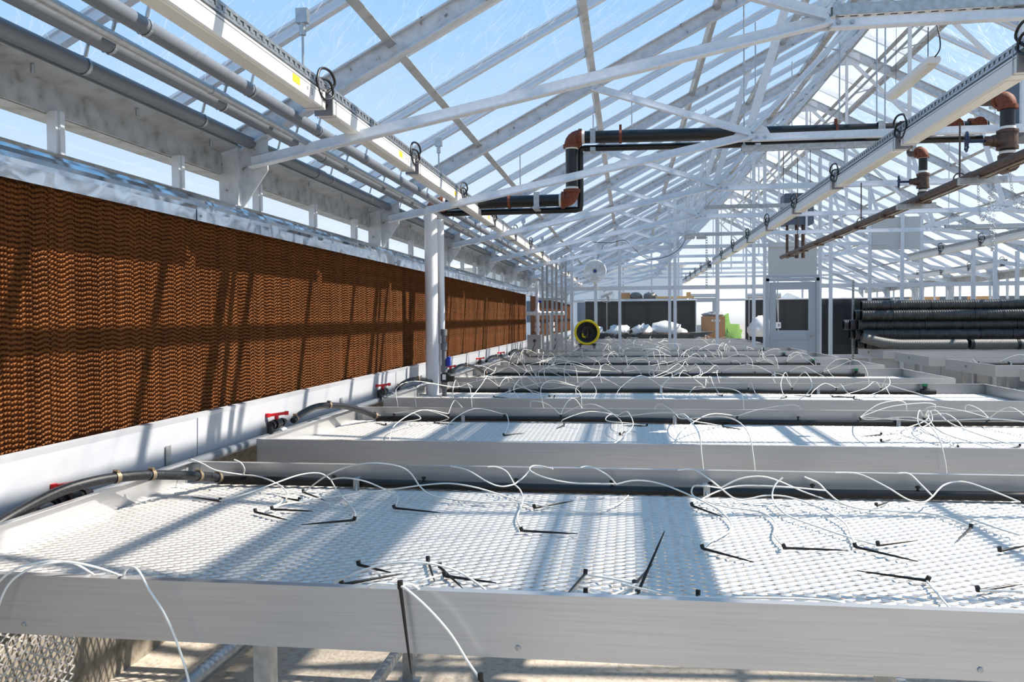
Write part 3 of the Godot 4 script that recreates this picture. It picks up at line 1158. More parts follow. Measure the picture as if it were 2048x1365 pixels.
# labels of the drip lines of one bench, counted from the pads by where each line ends
func flush_drips(kind: String, where: String) -> void:
	pending.sort_custom(func(a, b): return a[1] < b[1])
	var teens := ["first", "second", "third", "fourth", "fifth", "sixth", "seventh", "eighth", "ninth", "tenth", "eleventh", "twelfth", "thirteenth", "fourteenth", "fifteenth", "sixteenth", "seventeenth", "eighteenth", "nineteenth"]
	var tens := ["", "", "twenty", "thirty", "forty"]
	var whole := ["", "", "twentieth", "thirtieth", "fortieth"]
	for i in pending.size():
		var k := i + 1
		var w: String = teens[k - 1] if k < 20 else whole[k / 10] if k % 10 == 0 else tens[k / 10] + "-" + teens[k % 10 - 1]
		pending[i][0].set_meta("label", "%s, %s, %s from its left end" % [kind, where, w])
	pending.clear()


func drip(label: String, group: String, tube_pts: PackedVector3Array, stake: PackedVector3Array, seg := 6) -> void:
	var t := thing("drip_line", label, "drip line", stake[0] if stake.size() else tube_pts[0], group)
	if tube_pts.size() > 1:
		var b := Mb.new()
		b.tube(curve(tube_pts, 5 if seg > 4 else 3), 0.0028, seg)
		part(b, "tube", M.drip_tube, t)
	if stake.size():
		var a := stake[0]
		var e := a + (stake[1] - a).normalized() * clampf((stake[1] - a).length(), 0.03, 0.18)
		var b := Mb.new()
		b.tube(PackedVector3Array([a, a.lerp(e, 0.75), e]), 0.0042, seg, true, 0.0012)
		b.cyl(a - Vector3(0, 0.001, 0), a + Vector3(0, 0.011, 0) - (e - a) * 0.03, 0.0062, seg)
		part(b, "stake", M.stake, t)
	if label == "":
		pending.append([t, stake[0].x if stake.size() else tube_pts[tube_pts.size() - 1].x])


func random_drips(at: Vector3, xl: float, xr: float, count: int, label: String, group: String, seed_: int, seg: int, high: float) -> void:
	var r := RandomNumberGenerator.new()
	r.seed = seed_
	var y := BMESH + 0.006
	for i in count:
		var e := r.randi_range(0, int((xr - xl - 0.4) / 0.359))
		var xe := xl + 0.28 + e * 0.359
		var a := Vector3(xe, BMESH + 0.052, at.z - (BW - 0.075))
		var x1 := clampf(xe + r.randfn(0.0, 0.30), xl + 0.1, xr - 0.1)
		var kind := r.randf()
		var z1 := at.z - r.randf_range(0.12, BW - 0.15)
		var p := PackedVector3Array([a])
		var hh := r.randf_range(0.25, 1.0) * high
		if kind < 0.22:  # over the back rail and down behind it
			var q := Vector3(x1, BTOP + hh * 0.5, at.z - BW - 0.01)
			p.append(a.lerp(q, 0.45) + Vector3(0, hh * 0.5, 0))
			p.append(q)
			p.append(Vector3(x1 + r.randf_range(-0.1, 0.1), BTOP - 0.12, at.z - BW - 0.05))
			p.append(Vector3(x1 + r.randf_range(-0.15, 0.15), BTOP - 0.26, at.z - BW - 0.05))
		elif kind < 0.36:  # over the front rail
			var q := Vector3(x1, BTOP + 0.03 + hh * 0.4, at.z - 0.02)
			p.append(a.lerp(q, 0.35) + Vector3(r.randf_range(-0.1, 0.1), hh * 0.3 - 0.02, 0))
			p.append(a.lerp(q, 0.75) + Vector3(0, hh * 0.5, 0))
			p.append(q)
			p.append(Vector3(x1 + 0.02, BTOP - 0.05, at.z + 0.035))
			p.append(Vector3(x1 + 0.03, BTOP - 0.16, at.z + 0.035))
		else:
			var q := Vector3(x1, y, z1)
			var bow := Vector3(r.randf_range(-0.22, 0.22), 0, r.randf_range(-0.1, 0.1))
			p.append(a.lerp(q, 0.3) + bow * 0.6 + Vector3(0, hh, 0))
			p.append(a.lerp(q, 0.6) + bow + Vector3(0, hh * 0.55, 0))
			p.append(a.lerp(q, 0.85) + bow * 0.5 + Vector3(0, 0.012, 0))
			p.append(q)
		var last := p[p.size() - 1]
		var an := r.randf() * TAU
		var flat := Vector3(cos(an), 0, sin(an)) * 0.15
		if kind < 0.36:
			flat = Vector3(r.randf_range(-0.05, 0.05), -0.14, 0)
		else:
			var e2 := last + flat
			if e2.z > at.z - 0.03 or e2.z < at.z - BW + 0.12:
				flat.z = -flat.z
		drip("", group, p, PackedVector3Array([last, last + flat]), seg)
	flush_drips("white drip tube with stake", label)


func hose(label: String, pts: PackedVector3Array, clamps: Array) -> void:
	var t := thing("supply_hose", label, "hose", pts[0], "black hoses feeding the benches")
	var c := curve(pts, 6)
	var b := Mb.new()
	b.tube(c, 0.0175, 12)
	part(b, "hose", M.hose, t)
	for f in clamps:
		var i := clampi(int(f * (c.size() - 1)), 1, c.size() - 2)
		var d := (c[i + 1] - c[i - 1]).normalized()
		b = Mb.new()
		b.tube(PackedVector3Array([c[i] - d * 0.008, c[i] + d * 0.008]), 0.0205, 12, false)
		b.cyl(c[i] + Vector3(0, 0.022, 0) - d.cross(Vector3.UP) * 0.012, c[i] + Vector3(0, 0.022, 0) + d.cross(Vector3.UP) * 0.012, 0.006, 6)
		part(b, "clamp", M.brass, t)


func build_benches() -> void:
	var grid := expanded(BR - BL - 0.008, BW - 0.008)
	var first: Node3D = null
	for i in 7:
		var at := P(0, 0, 1.693 + 2.0918 * i)
		var lab: String = "aluminium bench with expanded metal top, " + ORD[i] + " from the camera beside the pads"
		if i == 0:
			first = make_bench(lab, BL, BR, grid, "benches beside the cooling pads")
			first.position = at
		elif i < 6:
			copy(first, lab, at)
		else:
			make_bench("short aluminium bench with expanded metal top before the partition door", -0.95, BR, expanded(BR + 0.95 - 0.008, BW - 0.008), "benches beside the cooling pads").position = at
		make_header("black drip header pipe along the back of the " + ORD[i] + " bench", at, -1.62 if i < 6 else -0.85, 2.42)
		if i == 0:
			hose("black hose clamped over the end rail of the front bench", PackedVector3Array([P(-1.86, 0.70, 1.95), P(-1.83, 0.775, 2.12), P(-1.80, 0.835, 2.36), P(-1.755, 0.852, 2.52), P(-1.70, 0.842, 2.68), P(-1.655, 0.812, 2.85), P(-1.625, 0.775, 3.02), P(-1.61, 0.754, 3.10)]), [0.52, 0.62, 0.82, 0.97])
		elif i < 6:
			hose("black hose arching over the end rail of the " + ORD[i] + " bench", PackedVector3Array([at + Vector3(-1.825, 0.83, -0.55), at + Vector3(-1.815, 0.86, -0.66), at + Vector3(-1.78, 0.882, -0.82), at + Vector3(-1.72, 0.865, -1.0), at + Vector3(-1.67, 0.82, -1.2), at + Vector3(-1.63, 0.77, -1.36), at + Vector3(-1.60, 0.752, -1.405)]), [0.08, 0.42, 0.9])
		if i > 0:
			random_drips(at, BL if i < 6 else -0.95, 2.5, 32 if i < 5 else 28 if i == 5 else 20, ORD[i] + " bench", "drip lines on the benches", 100 + i, 6 if i < 3 else 4, 0.11 if i == 1 else 0.17)
	for q in traced():
		var a := PackedVector3Array()
		var s := PackedVector3Array()
		for v in q[0]:
			a.append(P(v[0], v[1], v[2]))
		for v in q[1]:
			s.append(P(v[0], v[1], v[2]))
		drip("", "drip lines on the benches", a, s)
	flush_drips("white drip tube", "front bench")
	drip("white drip tube arching highest over the near left rim of the front bench", "drip lines on the benches", PackedVector3Array([P(-1.44, 0.74, 1.672), P(-1.415, 0.783, 1.672), P(-1.373, 0.822, 1.675), P(-1.323, 0.838, 1.69), P(-1.261, 0.84, 1.70), P(-1.20, 0.824, 1.72), P(-1.14, 0.79, 1.75), P(-1.08, 0.74, 1.80)]), PackedVector3Array())
	drip("white drip tube hanging over the near left rim beside the arching one", "drip lines on the benches", PackedVector3Array([P(-1.412, 0.70, 1.668), P(-1.4, 0.747, 1.668), P(-1.377, 0.793, 1.67), P(-1.343, 0.822, 1.68), P(-1.289, 0.838, 1.69), P(-1.246, 0.834, 1.71), P(-1.20, 0.79, 1.74), P(-1.16, 0.735, 1.80)]), PackedVector3Array())
	drip("long white drip tube curving down over the front rim to the floor", "drip lines on the benches", PackedVector3Array([P(-1.16, 0.76, 1.75), P(-1.12, 0.82, 1.71), P(-1.089, 0.836, 1.69), P(-1.061, 0.831, 1.672), P(-1.031, 0.798, 1.658), P(-1.001, 0.759, 1.655), P(-0.977, 0.712, 1.655), P(-0.955, 0.653, 1.655), P(-0.941, 0.602, 1.655), P(-0.932, 0.54, 1.655), P(-0.93, 0.40, 1.66)]), PackedVector3Array())
	drip("black drip stake hanging straight down outside the front rim", "drip lines on the benches", PackedVector3Array([P(-0.40, 0.74, 1.80), P(-0.43, 0.79, 1.72), P(-0.455, 0.821, 1.69), P(-0.472, 0.821, 1.675)]), PackedVector3Array([P(-0.474, 0.818, 1.672), P(-0.451, 0.634, 1.668)]))
	drip("white drip tube with brown tip hanging slantwise over the front rim", "drip lines on the benches", PackedVector3Array([P(-0.60, 0.76, 1.74), P(-0.542, 0.815, 1.69), P(-0.509, 0.823, 1.68), P(-0.473, 0.823, 1.67), P(-0.448, 0.813, 1.66), P(-0.405, 0.78, 1.652), P(-0.362, 0.733, 1.65), P(-0.327, 0.678, 1.65), P(-0.301, 0.644, 1.65)]), PackedVector3Array([P(-0.301, 0.644, 1.65), P(-0.272, 0.59, 1.65)]))
	drip("black drip stake leaning upright near the middle of the front bench", "drip lines on the benches", PackedVector3Array([P(-0.19, 0.735, 1.80), P(-0.06, 0.74, 1.86), P(0.02, 0.738, 1.95)]), PackedVector3Array([P(0.02, 0.736, 1.95), P(0.085, 0.865, 2.02)]))
	# the block across the aisle
	var gr := expanded(3.27, BW - 0.008)
	var rb: Node3D = null
	for i in range(2, 7):
		var at := P(0, 0, 1.72 + 2.0918 * i)
		var lab: String = "aluminium bench across the aisle, " + ORD[i - 2] + " from the camera on the far side"
		if rb == null:
			rb = make_bench(lab, 4.12, 7.40, gr, "benches across the aisle")
			rb.position = at
			var pl := Mb.new()
			pl.box(Vector3(4.117, BTOP - 0.06, at.z - BW * 0.55), Vector3(0.004, 0.03, 0.05))
			part(pl, "name_plate", M.print, rb)
		else:
			copy(rb, lab, at)
		if i < 5:
			make_header("black drip header pipe on the bench across the aisle, " + ORD[i - 2] + " from the camera", at, 4.3, 7.1)
			random_drips(at, 4.12, 7.3, 6, ORD[i - 2] + " bench across the aisle", "drip lines on the benches", 300 + i, 4, 0.16)
	# beyond the partition
	var lastb: Node3D = null
	for i in 3:
		var at := P(0, 0, 17.0 + 2.09 * i)
		lastb = copy(first, "aluminium bench beyond the glass partition, " + ORD[i] + " behind it", at)
		lastb.set_meta("group", "benches beyond the partition")
		if i < 3:
			random_drips(at, BL, 2.5, 14, ORD[i] + " bench beyond the partition", "drip lines on the benches", 500 + i, 4, 0.15)


# ---------------------------------------------------------------- lamps and struts
func make_lamp(label: String, x: float, y: float, d: float, sg: float, group: String) -> Node3D:
	# sg: the side its lettering and cord face
	var L := 1.44
	var t := thing("strip_lamp", label, "lamp", P(x, y, d), group)
	var b := Mb.new()
	var poly := PackedVector2Array([Vector2(-0.036, 0.0), Vector2(0.036, 0.0), Vector2(0.042, 0.006), Vector2(0.042, 0.070), Vector2(0.038, 0.075), Vector2(-0.038, 0.075), Vector2(-0.042, 0.070), Vector2(-0.042, 0.006)])
	b.extrude(P(x, y, d), P(x, y, d + L), poly)
	part(b, "housing", M.lamp_white, t)
	b = Mb.new()
	for s in [-1.0, 1.0]:
		b.box(P(x + s * 0.0422, y + 0.062, d + L / 2), Vector3(0.001, 0.0025, L - 0.01))
	part(b, "seam", M.seam, t)
	b = Mb.new()
	b.extrude(P(x, y - 0.004, d + 0.12), P(x, y - 0.004, d + L - 0.12), PackedVector2Array([Vector2(-0.028, 0), Vector2(0.028, 0), Vector2(0.034, 0.005), Vector2(-0.034, 0.005)]))
	part(b, "lens", M.lamp_lens, t)
	for e in 2:
		b = Mb.new()
		var dd := d - 0.006 if e == 0 else d + L + 0.006
		b.box(P(x, y + 0.037, dd), Vector3(0.086, 0.078, 0.012))
		part(b, "end_cap", M.socket_grey if e == 0 else M.lamp_white, t)
	b = Mb.new()
	b.cyl(P(x, y + 0.045, d - 0.012), P(x, y + 0.045, d - 0.05), 0.021, 12)
	part(b, "plug", M.cable, t)
	b = Mb.new()
	b.tube(curve(PackedVector3Array([P(x, y + 0.045, d - 0.04), P(x + sg * 0.03, y + 0.07, d - 0.075), P(x + sg * 0.06, y + 0.13, d - 0.03), P(x + sg * 0.055, y + 0.175, d - 0.07), P(x + sg * 0.04, y + 0.165, d - 0.15), P(x + sg * 0.04, y + 0.09, d - 0.19), P(x + sg * 0.045, y + 0.04, d - 0.13), P(x + sg * 0.06, y + 0.07, d - 0.05), P(x + sg * 0.05, y + 0.13, d - 0.06), P(x + sg * 0.03, y + 0.13, d - 0.13), P(x, y + 0.11, d - 0.20)]), 5), 0.0062, 7)
	part(b, "cord", M.cable, t)
	for e in [d + 0.03, d + L - 0.03]:
		b = Mb.new()
		b.tube(PackedVector3Array([P(x - 0.045, y + 0.12, e), P(x - 0.045, y - 0.003, e), P(x + 0.045, y - 0.003, e), P(x + 0.045, y + 0.12, e)]), 0.002, 5)
		part(b, "hanger_wire", M.galvanised, t)
	if sg < 0:
		return t
	b = Mb.new()
	b.box(P(x + sg * 0.0425, y + 0.042, d + L - 0.31), Vector3(0.0008, 0.032, 0.075))
	part(b, "warning_sticker", M.sticker, t, "small yellow sticker")
	b = Mb.new()
	for q in [[0.040, -0.19, 0.014, 0.012], [0.05, -0.14, 0.003, 0.03], [0.042, -0.14, 0.003, 0.03], [0.034, -0.14, 0.003, 0.022], [0.027, -0.14, 0.006, 0.012]]:
		b.box(P(x + sg * 0.0425, y + q[0], d + L + q[1]), Vector3(0.0006, q[2], q[3]))
	part(b, "print", M.print, t)
	return t


# a slotted channel laid along the lamps
func strut_rail(label: String, a: Vector3, b: Vector3, holes_up: bool, called := "strut_rail") -> Node3D:
	var t := thing(called, label, "channel", a, "slotted steel channels")
	var dir := (b - a).normalized()
	var side := dir.cross(Vector3.UP)
	var len := (b - a).length()
	var h := 0.041
	var m := Mb.new()
	# flanges and lips
	for s in [-1.0, 1.0]:
		m.beam(a + side * s * 0.0195 + Vector3(0, h / 2, 0), b + side * s * 0.0195 + Vector3(0, h / 2, 0), 0.003, h)
		m.beam(a + side * s * 0.014 + Vector3(0, 0.0 if holes_up else h, 0), b + side * s * 0.014 + Vector3(0, 0.0 if holes_up else h, 0), 0.010, 0.004)
	var y := h if holes_up else 0.0
	for s in [-1.0, 1.0]:
		m.beam(a + side * s * 0.0135 + Vector3(0, y, 0), b + side * s * 0.0135 + Vector3(0, y, 0), 0.013, 0.003)
	var k := int(len / 0.05)
	for i in k + 1:
		m.box(a + dir * (0.05 * i + 0.008) + Vector3(0, y, 0), Vector3(0.015, 0.003, 0.022), Basis(side, Vector3.UP, dir))
	part(m, "channel", M.galvanised, t)
	return t


func build_lamps() -> void:
	var protos := {}
	# x, y of underside, first start, count, cord side, label
	var rows := [
		[-1.362, 2.31, 2.09 - 1.5553, 10, 1.0, "left row over the cooling pads"],
		[1.614, 2.367, 5.218 - 1.5553 * 2, 9, -1.0, "middle row beside the aisle"],
		[5.05, 2.367, 6.6, 6, -1.0, "row across the aisle"],
		[-1.362, 2.31, 17.0, 5, 1.0, "left row beyond the partition"],
		[1.614, 2.367, 17.0, 5, -1.0, "aisle row beyond the partition"],
		[7.15, 2.31, 17.2, 4, -1.0, "right row beyond the partition"],
	]
	for r in rows:
		var first: Node3D = null
		for i in int(r[3]):
			var d: float = r[2] + 1.5553 * i
			var lab: String = "white strip lamp, " + ORD[i] + " from the camera in the " + String(r[5])
			if first == null:
				first = make_lamp(lab, r[0], r[1], d, r[4], "strip lamps hung end to end")
			else:
				copy(first, lab, P(r[0], r[1], d))
		var dl: float = r[2] + 1.5553 * int(r[3])
		var rail := strut_rail("slotted steel channel above the lamps of the " + String(r[5]), P(r[0] + r[4] * 0.012, r[1] + 0.085, r[2] - 0.2), P(r[0] + r[4] * 0.012, r[1] + 0.085, dl), false)
		# turned so that the slotted side shows to the aisle
		var m := Mb.new()
		var kk := int((dl - r[2]) / 0.05)
		var xs: float = r[0] + r[4] * 0.036
		for yy in [r[1] + 0.091, r[1] + 0.120]:
			m.box(P(xs, yy, (r[2] + dl) / 2), Vector3(0.002, 0.012, dl - r[2]))
		for i in kk + 1:
			m.box(P(xs, r[1] + 0.105, r[2] + i * 0.05), Vector3(0.002, 0.02, 0.022))
		part(m, "slotted_face", M.galvanised, rail)
	# rods and cross struts
	var rods := [[-1.35, 2.44, 3.37], [-1.35, 2.44, 5.9], [-1.35, 2.44, 8.4], [-1.35, 2.44, 10.8], [-1.35, 2.44, 13.2]]
	for i in rods.size():
		var q: Array = rods[i]
		var t := thing("hanger_rod", "thin steel rod holding the left lamp row, " + ORD[i] + " from the camera", "rod", P(q[0], q[1], q[2]), "thin hanger rods")
		var b := Mb.new()
		b.cyl(P(q[0], q[1], q[2]), P(q[0], under(q[0]) + 0.1, q[2]), 0.0055, 8)
		part(b, "rod", M.galvanised, t)
		b = Mb.new()
		b.cyl(P(q[0], under(q[0]) + 0.02, q[2]), P(q[0], under(q[0]) + 0.07, q[2]), 0.014, 6)
		b.box(P(q[0], under(q[0]) + 0.10, q[2]), Vector3(0.05, 0.06, 0.03))
		part(b, "beam_clamp", M.galvanised, t)
	var cross := [[0.80, 1.98, 2.56, 3.45], [0.86, 1.95, 2.64, 6.55], [0.90, 1.95, 2.66, 10.1], [0.9, 1.95, 2.66, 13.4]]
	for i in cross.size():
		var q: Array = cross[i]
		strut_rail("slotted steel channel hung crosswise over the aisle lamps, " + ORD[i] + " from the camera", P(q[0], q[2], q[3]), P(q[1] if i else 2.9, q[2], q[3]), false, "cross_strut")
		for x in [q[0] + 0.02, q[1] - 0.05]:
			var t := thing("hanger_rod", "thin steel rod holding the " + ("inner" if x < 1.2 else "outer") + " end of the " + ORD[i] + " crosswise channel", "rod", P(x, q[2], q[3]), "thin hanger rods")
			var b := Mb.new()
			b.cyl(P(x, q[2] - 0.02, q[3]), P(x, under(x) + 0.08, q[3]), 0.0055, 8)
			part(b, "rod", M.galvanised, t)
			b = Mb.new()
			b.cyl(P(x, q[2] + 0.6, q[3]), P(x, q[2] + 0.66, q[3]), 0.010, 6)
			b.cyl(P(x, q[2] + 0.041, q[3]), P(x, q[2] + 0.055, q[3]), 0.014, 6)
			part(b, "nut", M.galvanised, t)
		var dr := thing("lamp_drop", "short steel rod between the " + ORD[i] + " crosswise channel and the lamps", "rod", P(1.614, q[2], q[3]), "short lamp drops")
		var b2 := Mb.new()
		b2.cyl(P(1.614, 2.49, q[3]), P(1.614, q[2] + 0.03, q[3]), 0.0055, 8)
		part(b2, "rod", M.galvanised, dr)
	var gal := [[4.4, 5.7, 2.62, 7.2], [4.4, 5.7, 2.62, 9.9], [4.4, 5.7, 2.60, 12.4]]
	for i in gal.size():
		var q: Array = gal[i]
		strut_rail("slotted steel channel over the lamps across the aisle, " + ORD[i] + " from the camera", P(q[0], q[2], q[3]), P(q[1], q[2], q[3]), false, "cross_strut")
		for x in [4.45, 5.65]:
			var t := thing("hanger_rod", "thin steel rod at the " + ("near" if x < 5 else "far") + " end of the " + ORD[i] + " channel across the aisle", "rod", P(x, q[2], q[3]), "thin hanger rods")
			var b := Mb.new()
			b.cyl(P(x, q[2], q[3]), P(x, under(x) + 0.08, q[3]), 0.0055, 8)
			part(b, "rod", M.galvanised, t)
	# the sealed lamp near the ridge
	var t2 := thing("sealed_lamp", "pale sealed tube lamp hanging by a wire near the ridge", "lamp", P(2.67, 3.58, 7.8))
	var b3 := Mb.new()
	b3.extrude(P(2.67, 3.60, 7.8), P(2.67, 3.60, 9.0), PackedVector2Array([Vector2(-0.06, 0.03), Vector2(-0.05, 0.0), Vector2(0.05, 0.0), Vector2(0.06, 0.03), Vector2(0.05, 0.055), Vector2(-0.05, 0.055)]))
	part(b3, "housing", M.lamp_white, t2)
	b3 = Mb.new()
	b3.extrude(P(2.67, 3.575, 7.85), P(2.67, 3.575, 8.95), PackedVector2Array([Vector2(-0.035, 0.0), Vector2(0.035, 0.0), Vector2(0.048, 0.026), Vector2(-0.048, 0.026)]))
	part(b3, "diffuser", M.lamp_lens, t2)
	b3 = Mb.new()
	b3.cyl(P(2.67, 3.65, 7.95), P(2.67, 3.96, 7.95), 0.004, 6)
	b3.cyl(P(2.67, 3.65, 8.85), P(2.67, 4.3, 8.85), 0.002, 6)
	b3.tube(curve(PackedVector3Array([P(2.67, 3.64, 7.82), P(2.70, 3.70, 7.75), P(2.71, 3.85, 7.80), P(2.70, 4.05, 7.9)])), 0.006, 6)
	part(b3, "suspension", M.cable, t2)


# ---------------------------------------------------------------- steam pipes
func bent(pts: PackedVector3Array, r: float, b: Mb, seg := 14) -> void:
	b.tube(pts, r, seg)


func elbow(b: Mb, c: Vector3, u: Vector3, v: Vector3, r: float) -> void:
	var pts := PackedVector3Array()
	for i in 7:
		var t := i / 6.0
		pts.append(c + u * (1.0 - t) * (1.0 - t) * r * 1.5 + v * t * t * r * 1.5)
	b.tube(pts, r * 1.22, 14)
	for e in [[c + u * r * 1.5, u], [c + v * r * 1.5, v]]:
		b.cyl(e[0] - e[1] * r * 0.35, e[0] + e[1] * r * 0.2, r * 1.4, 14)


func build_steam() -> void:
	var d := 7.4
	var r := 0.054
	var t := thing("steam_pipe", "black steel pipe with rusty elbows crossing under the roof", "pipe", P(-0.49, 2.42, d))
	var b := Mb.new()
	b.cyl(P(-1.66, 2.424, d), P(-0.57, 2.43, d), r, 18)
	part(b, "pipe", M.steel_black, t)
	b = Mb.new()
	b.cyl(P(-0.49, 2.51, d), P(-0.49, 2.90, d), r, 18)
	part(b, "pipe", M.steel_black, t)
	b = Mb.new()
	b.cyl(P(-0.41, 2.978, d), P(2.95, 2.935, d), r, 18)
	part(b, "pipe", M.steel_black, t)
	var els := [[P(-1.74, 2.424, d), Vector3(1, 0, 0), Vector3(-0.2, -0.9, 0.4).normalized()], [P(-0.49, 2.43, d), Vector3(-1, 0, 0), Vector3(0, 1, 0)], [P(-0.49, 2.978, d), Vector3(0, -1, 0), Vector3(1, 0, 0)]]
	for e in els:
		b = Mb.new()
		elbow(b, e[0], e[1], e[2], r)
		part(b, "elbow", M.rust, t, "rusty cast elbow")
	for c in [[P(-1.64, 2.424, d), Vector3(1, 0, 0)], [P(-0.59, 2.43, d), Vector3(1, 0, 0)], [P(-0.49, 2.53, d), Vector3(0, 1, 0)], [P(-0.49, 2.885, d), Vector3(0, 1, 0)], [P(-0.385, 2.977, d), Vector3(1, 0, 0)]]:
		b = Mb.new()
		b.cyl(c[0] - c[1] * 0.012, c[0] + c[1] * 0.012, r * 1.06, 18)
		part(b, "thread_tape", M.tape, t, "white thread tape")
	for x in [-0.30, 1.10, 2.1]:
		b = Mb.new()
		b.box(P(x, 2.975 - 0.0128 * (x + 0.4), d - 0.06), Vector3(0.045, 0.13, 0.004))
		b.box(P(x, 3.035 - 0.0128 * (x + 0.4), d), Vector3(0.045, 0.004, 0.12))
		b.box(P(x, 2.86 - 0.0128 * (x + 0.4), d), Vector3(0.045, 0.03, 0.16))
		b.cyl(P(x, 3.03, d + 0.07), P(x, under(x) + 0.08, d + 0.07), 0.006, 6)
		part(b, "pipe_hanger", M.galvanised, t)
	for x in [-1.05, -0.06, 1.75]:
		b = Mb.new()
		var yy: float = 2.427 if x < -0.5 else 2.975 - 0.0128 * (x + 0.4)
		b.tube(PackedVector3Array([P(x - 0.012, yy, d), P(x + 0.012, yy, d)]), r * 1.12, 14, false)
		b.box(P(x, yy + 0.075, d), Vector3(0.022, 0.06, 0.02))
		part(b, "ring_clamp", M.rust, t)
	for x in [-0.95, 0.04, 1.78]:
		b = Mb.new()
		b.cyl(P(x, 2.50 if x < -0.5 else 3.05, d), P(x, under(x) + 0.08, d), 0.006, 6)
		part(b, "hanger_rod", M.galvanised, t)
	b = Mb.new()
	b.box(P(-0.80, 2.352, d), Vector3(0.05, 0.02, 0.30))
	b.box(P(-0.80, 2.43, d - 0.058), Vector3(0.05, 0.14, 0.004))
	part(b, "trapeze", M.galvanised, t)
	# return pipe just below
	t = thing("return_pipe", "thin black return pipe slung under the black steel pipe", "pipe", P(-0.42, 2.36, d + 0.10))
	b = Mb.new()
	b.tube(PackedVector3Array([P(-1.72, 2.352, d + 0.1), P(-0.46, 2.355, d + 0.1), P(-0.425, 2.36, d + 0.1), P(-0.42, 2.40, d + 0.1), P(-0.42, 2.86, d + 0.1), P(-0.415, 2.895, d + 0.1), P(-0.38, 2.90, d + 0.1), P(2.95, 2.862, d + 0.1)]), 0.029, 12)
	part(b, "pipe", M.steel_black, t)
	# header with tees at the right, two drops, heating line
	t = thing("steam_manifold", "rusty tees and valves dropping from the black pipe over the aisle", "pipe", P(2.3, 2.7, 7.3))
	for x in [2.32, 2.50, 2.68, 2.86]:
		b = Mb.new()
		b.cyl(P(x - 0.055, 2.945, d), P(x + 0.055, 2.945, d), r * 1.25, 14)
		b.cyl(P(x, 2.945, d), P(x, 2.945, d - 0.09), r * 1.1, 12)
		part(b, "tee", M.rust, t)
		b = Mb.new()
		b.cyl(P(x + 0.058, 2.945, d), P(x + 0.074, 2.945, d), r * 1.12, 14)
		part(b, "thread_tape", M.tape, t)
	for q in [[5.5, 2.31, 2.68], [7.05, 2.335, 2.66]]:
		var dd: float = q[0]
		var x: float = q[1]
		var y1: float = q[2]
		var s := 1.0 if dd < 6 else 0.78
		b = Mb.new()
		b.cyl(P(x, 2.33, dd), P(x, y1, dd), 0.042 * s, 14)
		part(b, "drop_pipe", M.steel_black, t)
		b = Mb.new()
		elbow(b, P(x, y1 + 0.03, dd), Vector3(0, -1, 0), Vector3(-0.3, 0, -1).normalized(), 0.042 * s)
		part(b, "elbow", M.rust, t)
		b = Mb.new()
		b.cyl(P(x, 2.40, dd), P(x, 2.50, dd), 0.058 * s, 12)
		b.cyl(P(x, 2.395, dd), P(x, 2.41, dd), 0.066 * s, 8)
		b.cyl(P(x, 2.495, dd), P(x, 2.51, dd), 0.066 * s, 8)
		b.cyl(P(x, 2.45, dd), P(x - 0.09 * s, 2.45, dd), 0.05 * s, 10, 0.035 * s)
		b.cyl(P(x - 0.09 * s, 2.45, dd), P(x - 0.13 * s, 2.45, dd), 0.03 * s, 8)
		part(b, "gate_valve", M.brown_pipe, t)
		b = Mb.new()
		b.cyl(P(x - 0.13 * s, 2.45, dd), P(x - 0.24 * s, 2.45, dd), 0.009, 8)
		b.ring(P(x - 0.235 * s, 2.45, dd), Vector3(1, 0, 0.25), 0.058 * s, 0.007, 20, 6)
		for a in 5:
			var an := TAU * a / 5
			b.beam(P(x - 0.235 * s, 2.45, dd), P(x - 0.235 * s, 2.45 + 0.055 * s * cos(an), dd + 0.055 * s * sin(an)), 0.006, 0.006)
		part(b, "hand_wheel", M.wheel_blue, t, "dark blue hand wheel")
		for yy in [2.375, 2.525, y1 - 0.02]:
			b = Mb.new()
			b.cyl(P(x, yy - 0.008, dd), P(x, yy + 0.008, dd), 0.046 * s, 14)
			part(b, "thread_tape", M.tape, t)
		b = Mb.new()
		b.cyl(P(x, 2.27, dd), P(x, 2.36, dd), 0.054 * s, 12)
		b.cyl(P(x, 2.30, dd - 0.06), P(x, 2.30, dd + 0.06), 0.05 * s, 12)
		part(b, "tee", M.brown_pipe, t)
		b = Mb.new()
		var y2 := y1 + 0.03
		b.tube(curve(PackedVector3Array([P(x - 0.02, y2, dd + 0.07), P(x - 0.04, y2 + 0.03, dd + 0.2), P(x + 0.02, 2.90, minf(dd + 0.9, d - 0.12)), P(x + 0.02, 2.945, d - 0.05)])), 0.03 * s, 12)
		part(b, "branch_pipe", M.brown_pipe, t)
		b = Mb.new()
		b.cyl(P(x - 0.02, y2 - 0.03, dd + 0.14), P(x - 0.02, y2 + 0.05, dd + 0.14), 0.03 * s, 10)
		b.cyl(P(x - 0.02, y2 + 0.05, dd + 0.14), P(x - 0.02, y2 + 0.10, dd + 0.14), 0.014, 8)
		b.lathe(P(x - 0.02, y2 + 0.09, dd + 0.14), Vector3.UP, PackedVector2Array([Vector2(0.02, 0), Vector2(0.05 * s, 0.01), Vector2(0.052 * s, 0.03), Vector2(0.035 * s, 0.05), Vector2(0, 0.055)]), 14)
		part(b, "actuator", M.galvanised, t, "grey valve actuator dome")
	t = thing("heating_pipe", "long brown heating pipe running along the aisle below the roof", "pipe", P(2.27, 2.30, 4.3))
	b = Mb.new()
	b.cyl(P(2.245, 2.30, 4.3), P(2.365, 2.30, 13.4), 0.031, 14)
	part(b, "pipe", M.brown_pipe, t)
	b = Mb.new()
	b.cyl(P(2.275, 2.265, 4.3), P(2.40, 2.265, 13.0), 0.006, 6)
	b.cyl(P(2.235, 2.262, 4.3), P(2.35, 2.262, 13.0), 0.006, 6)
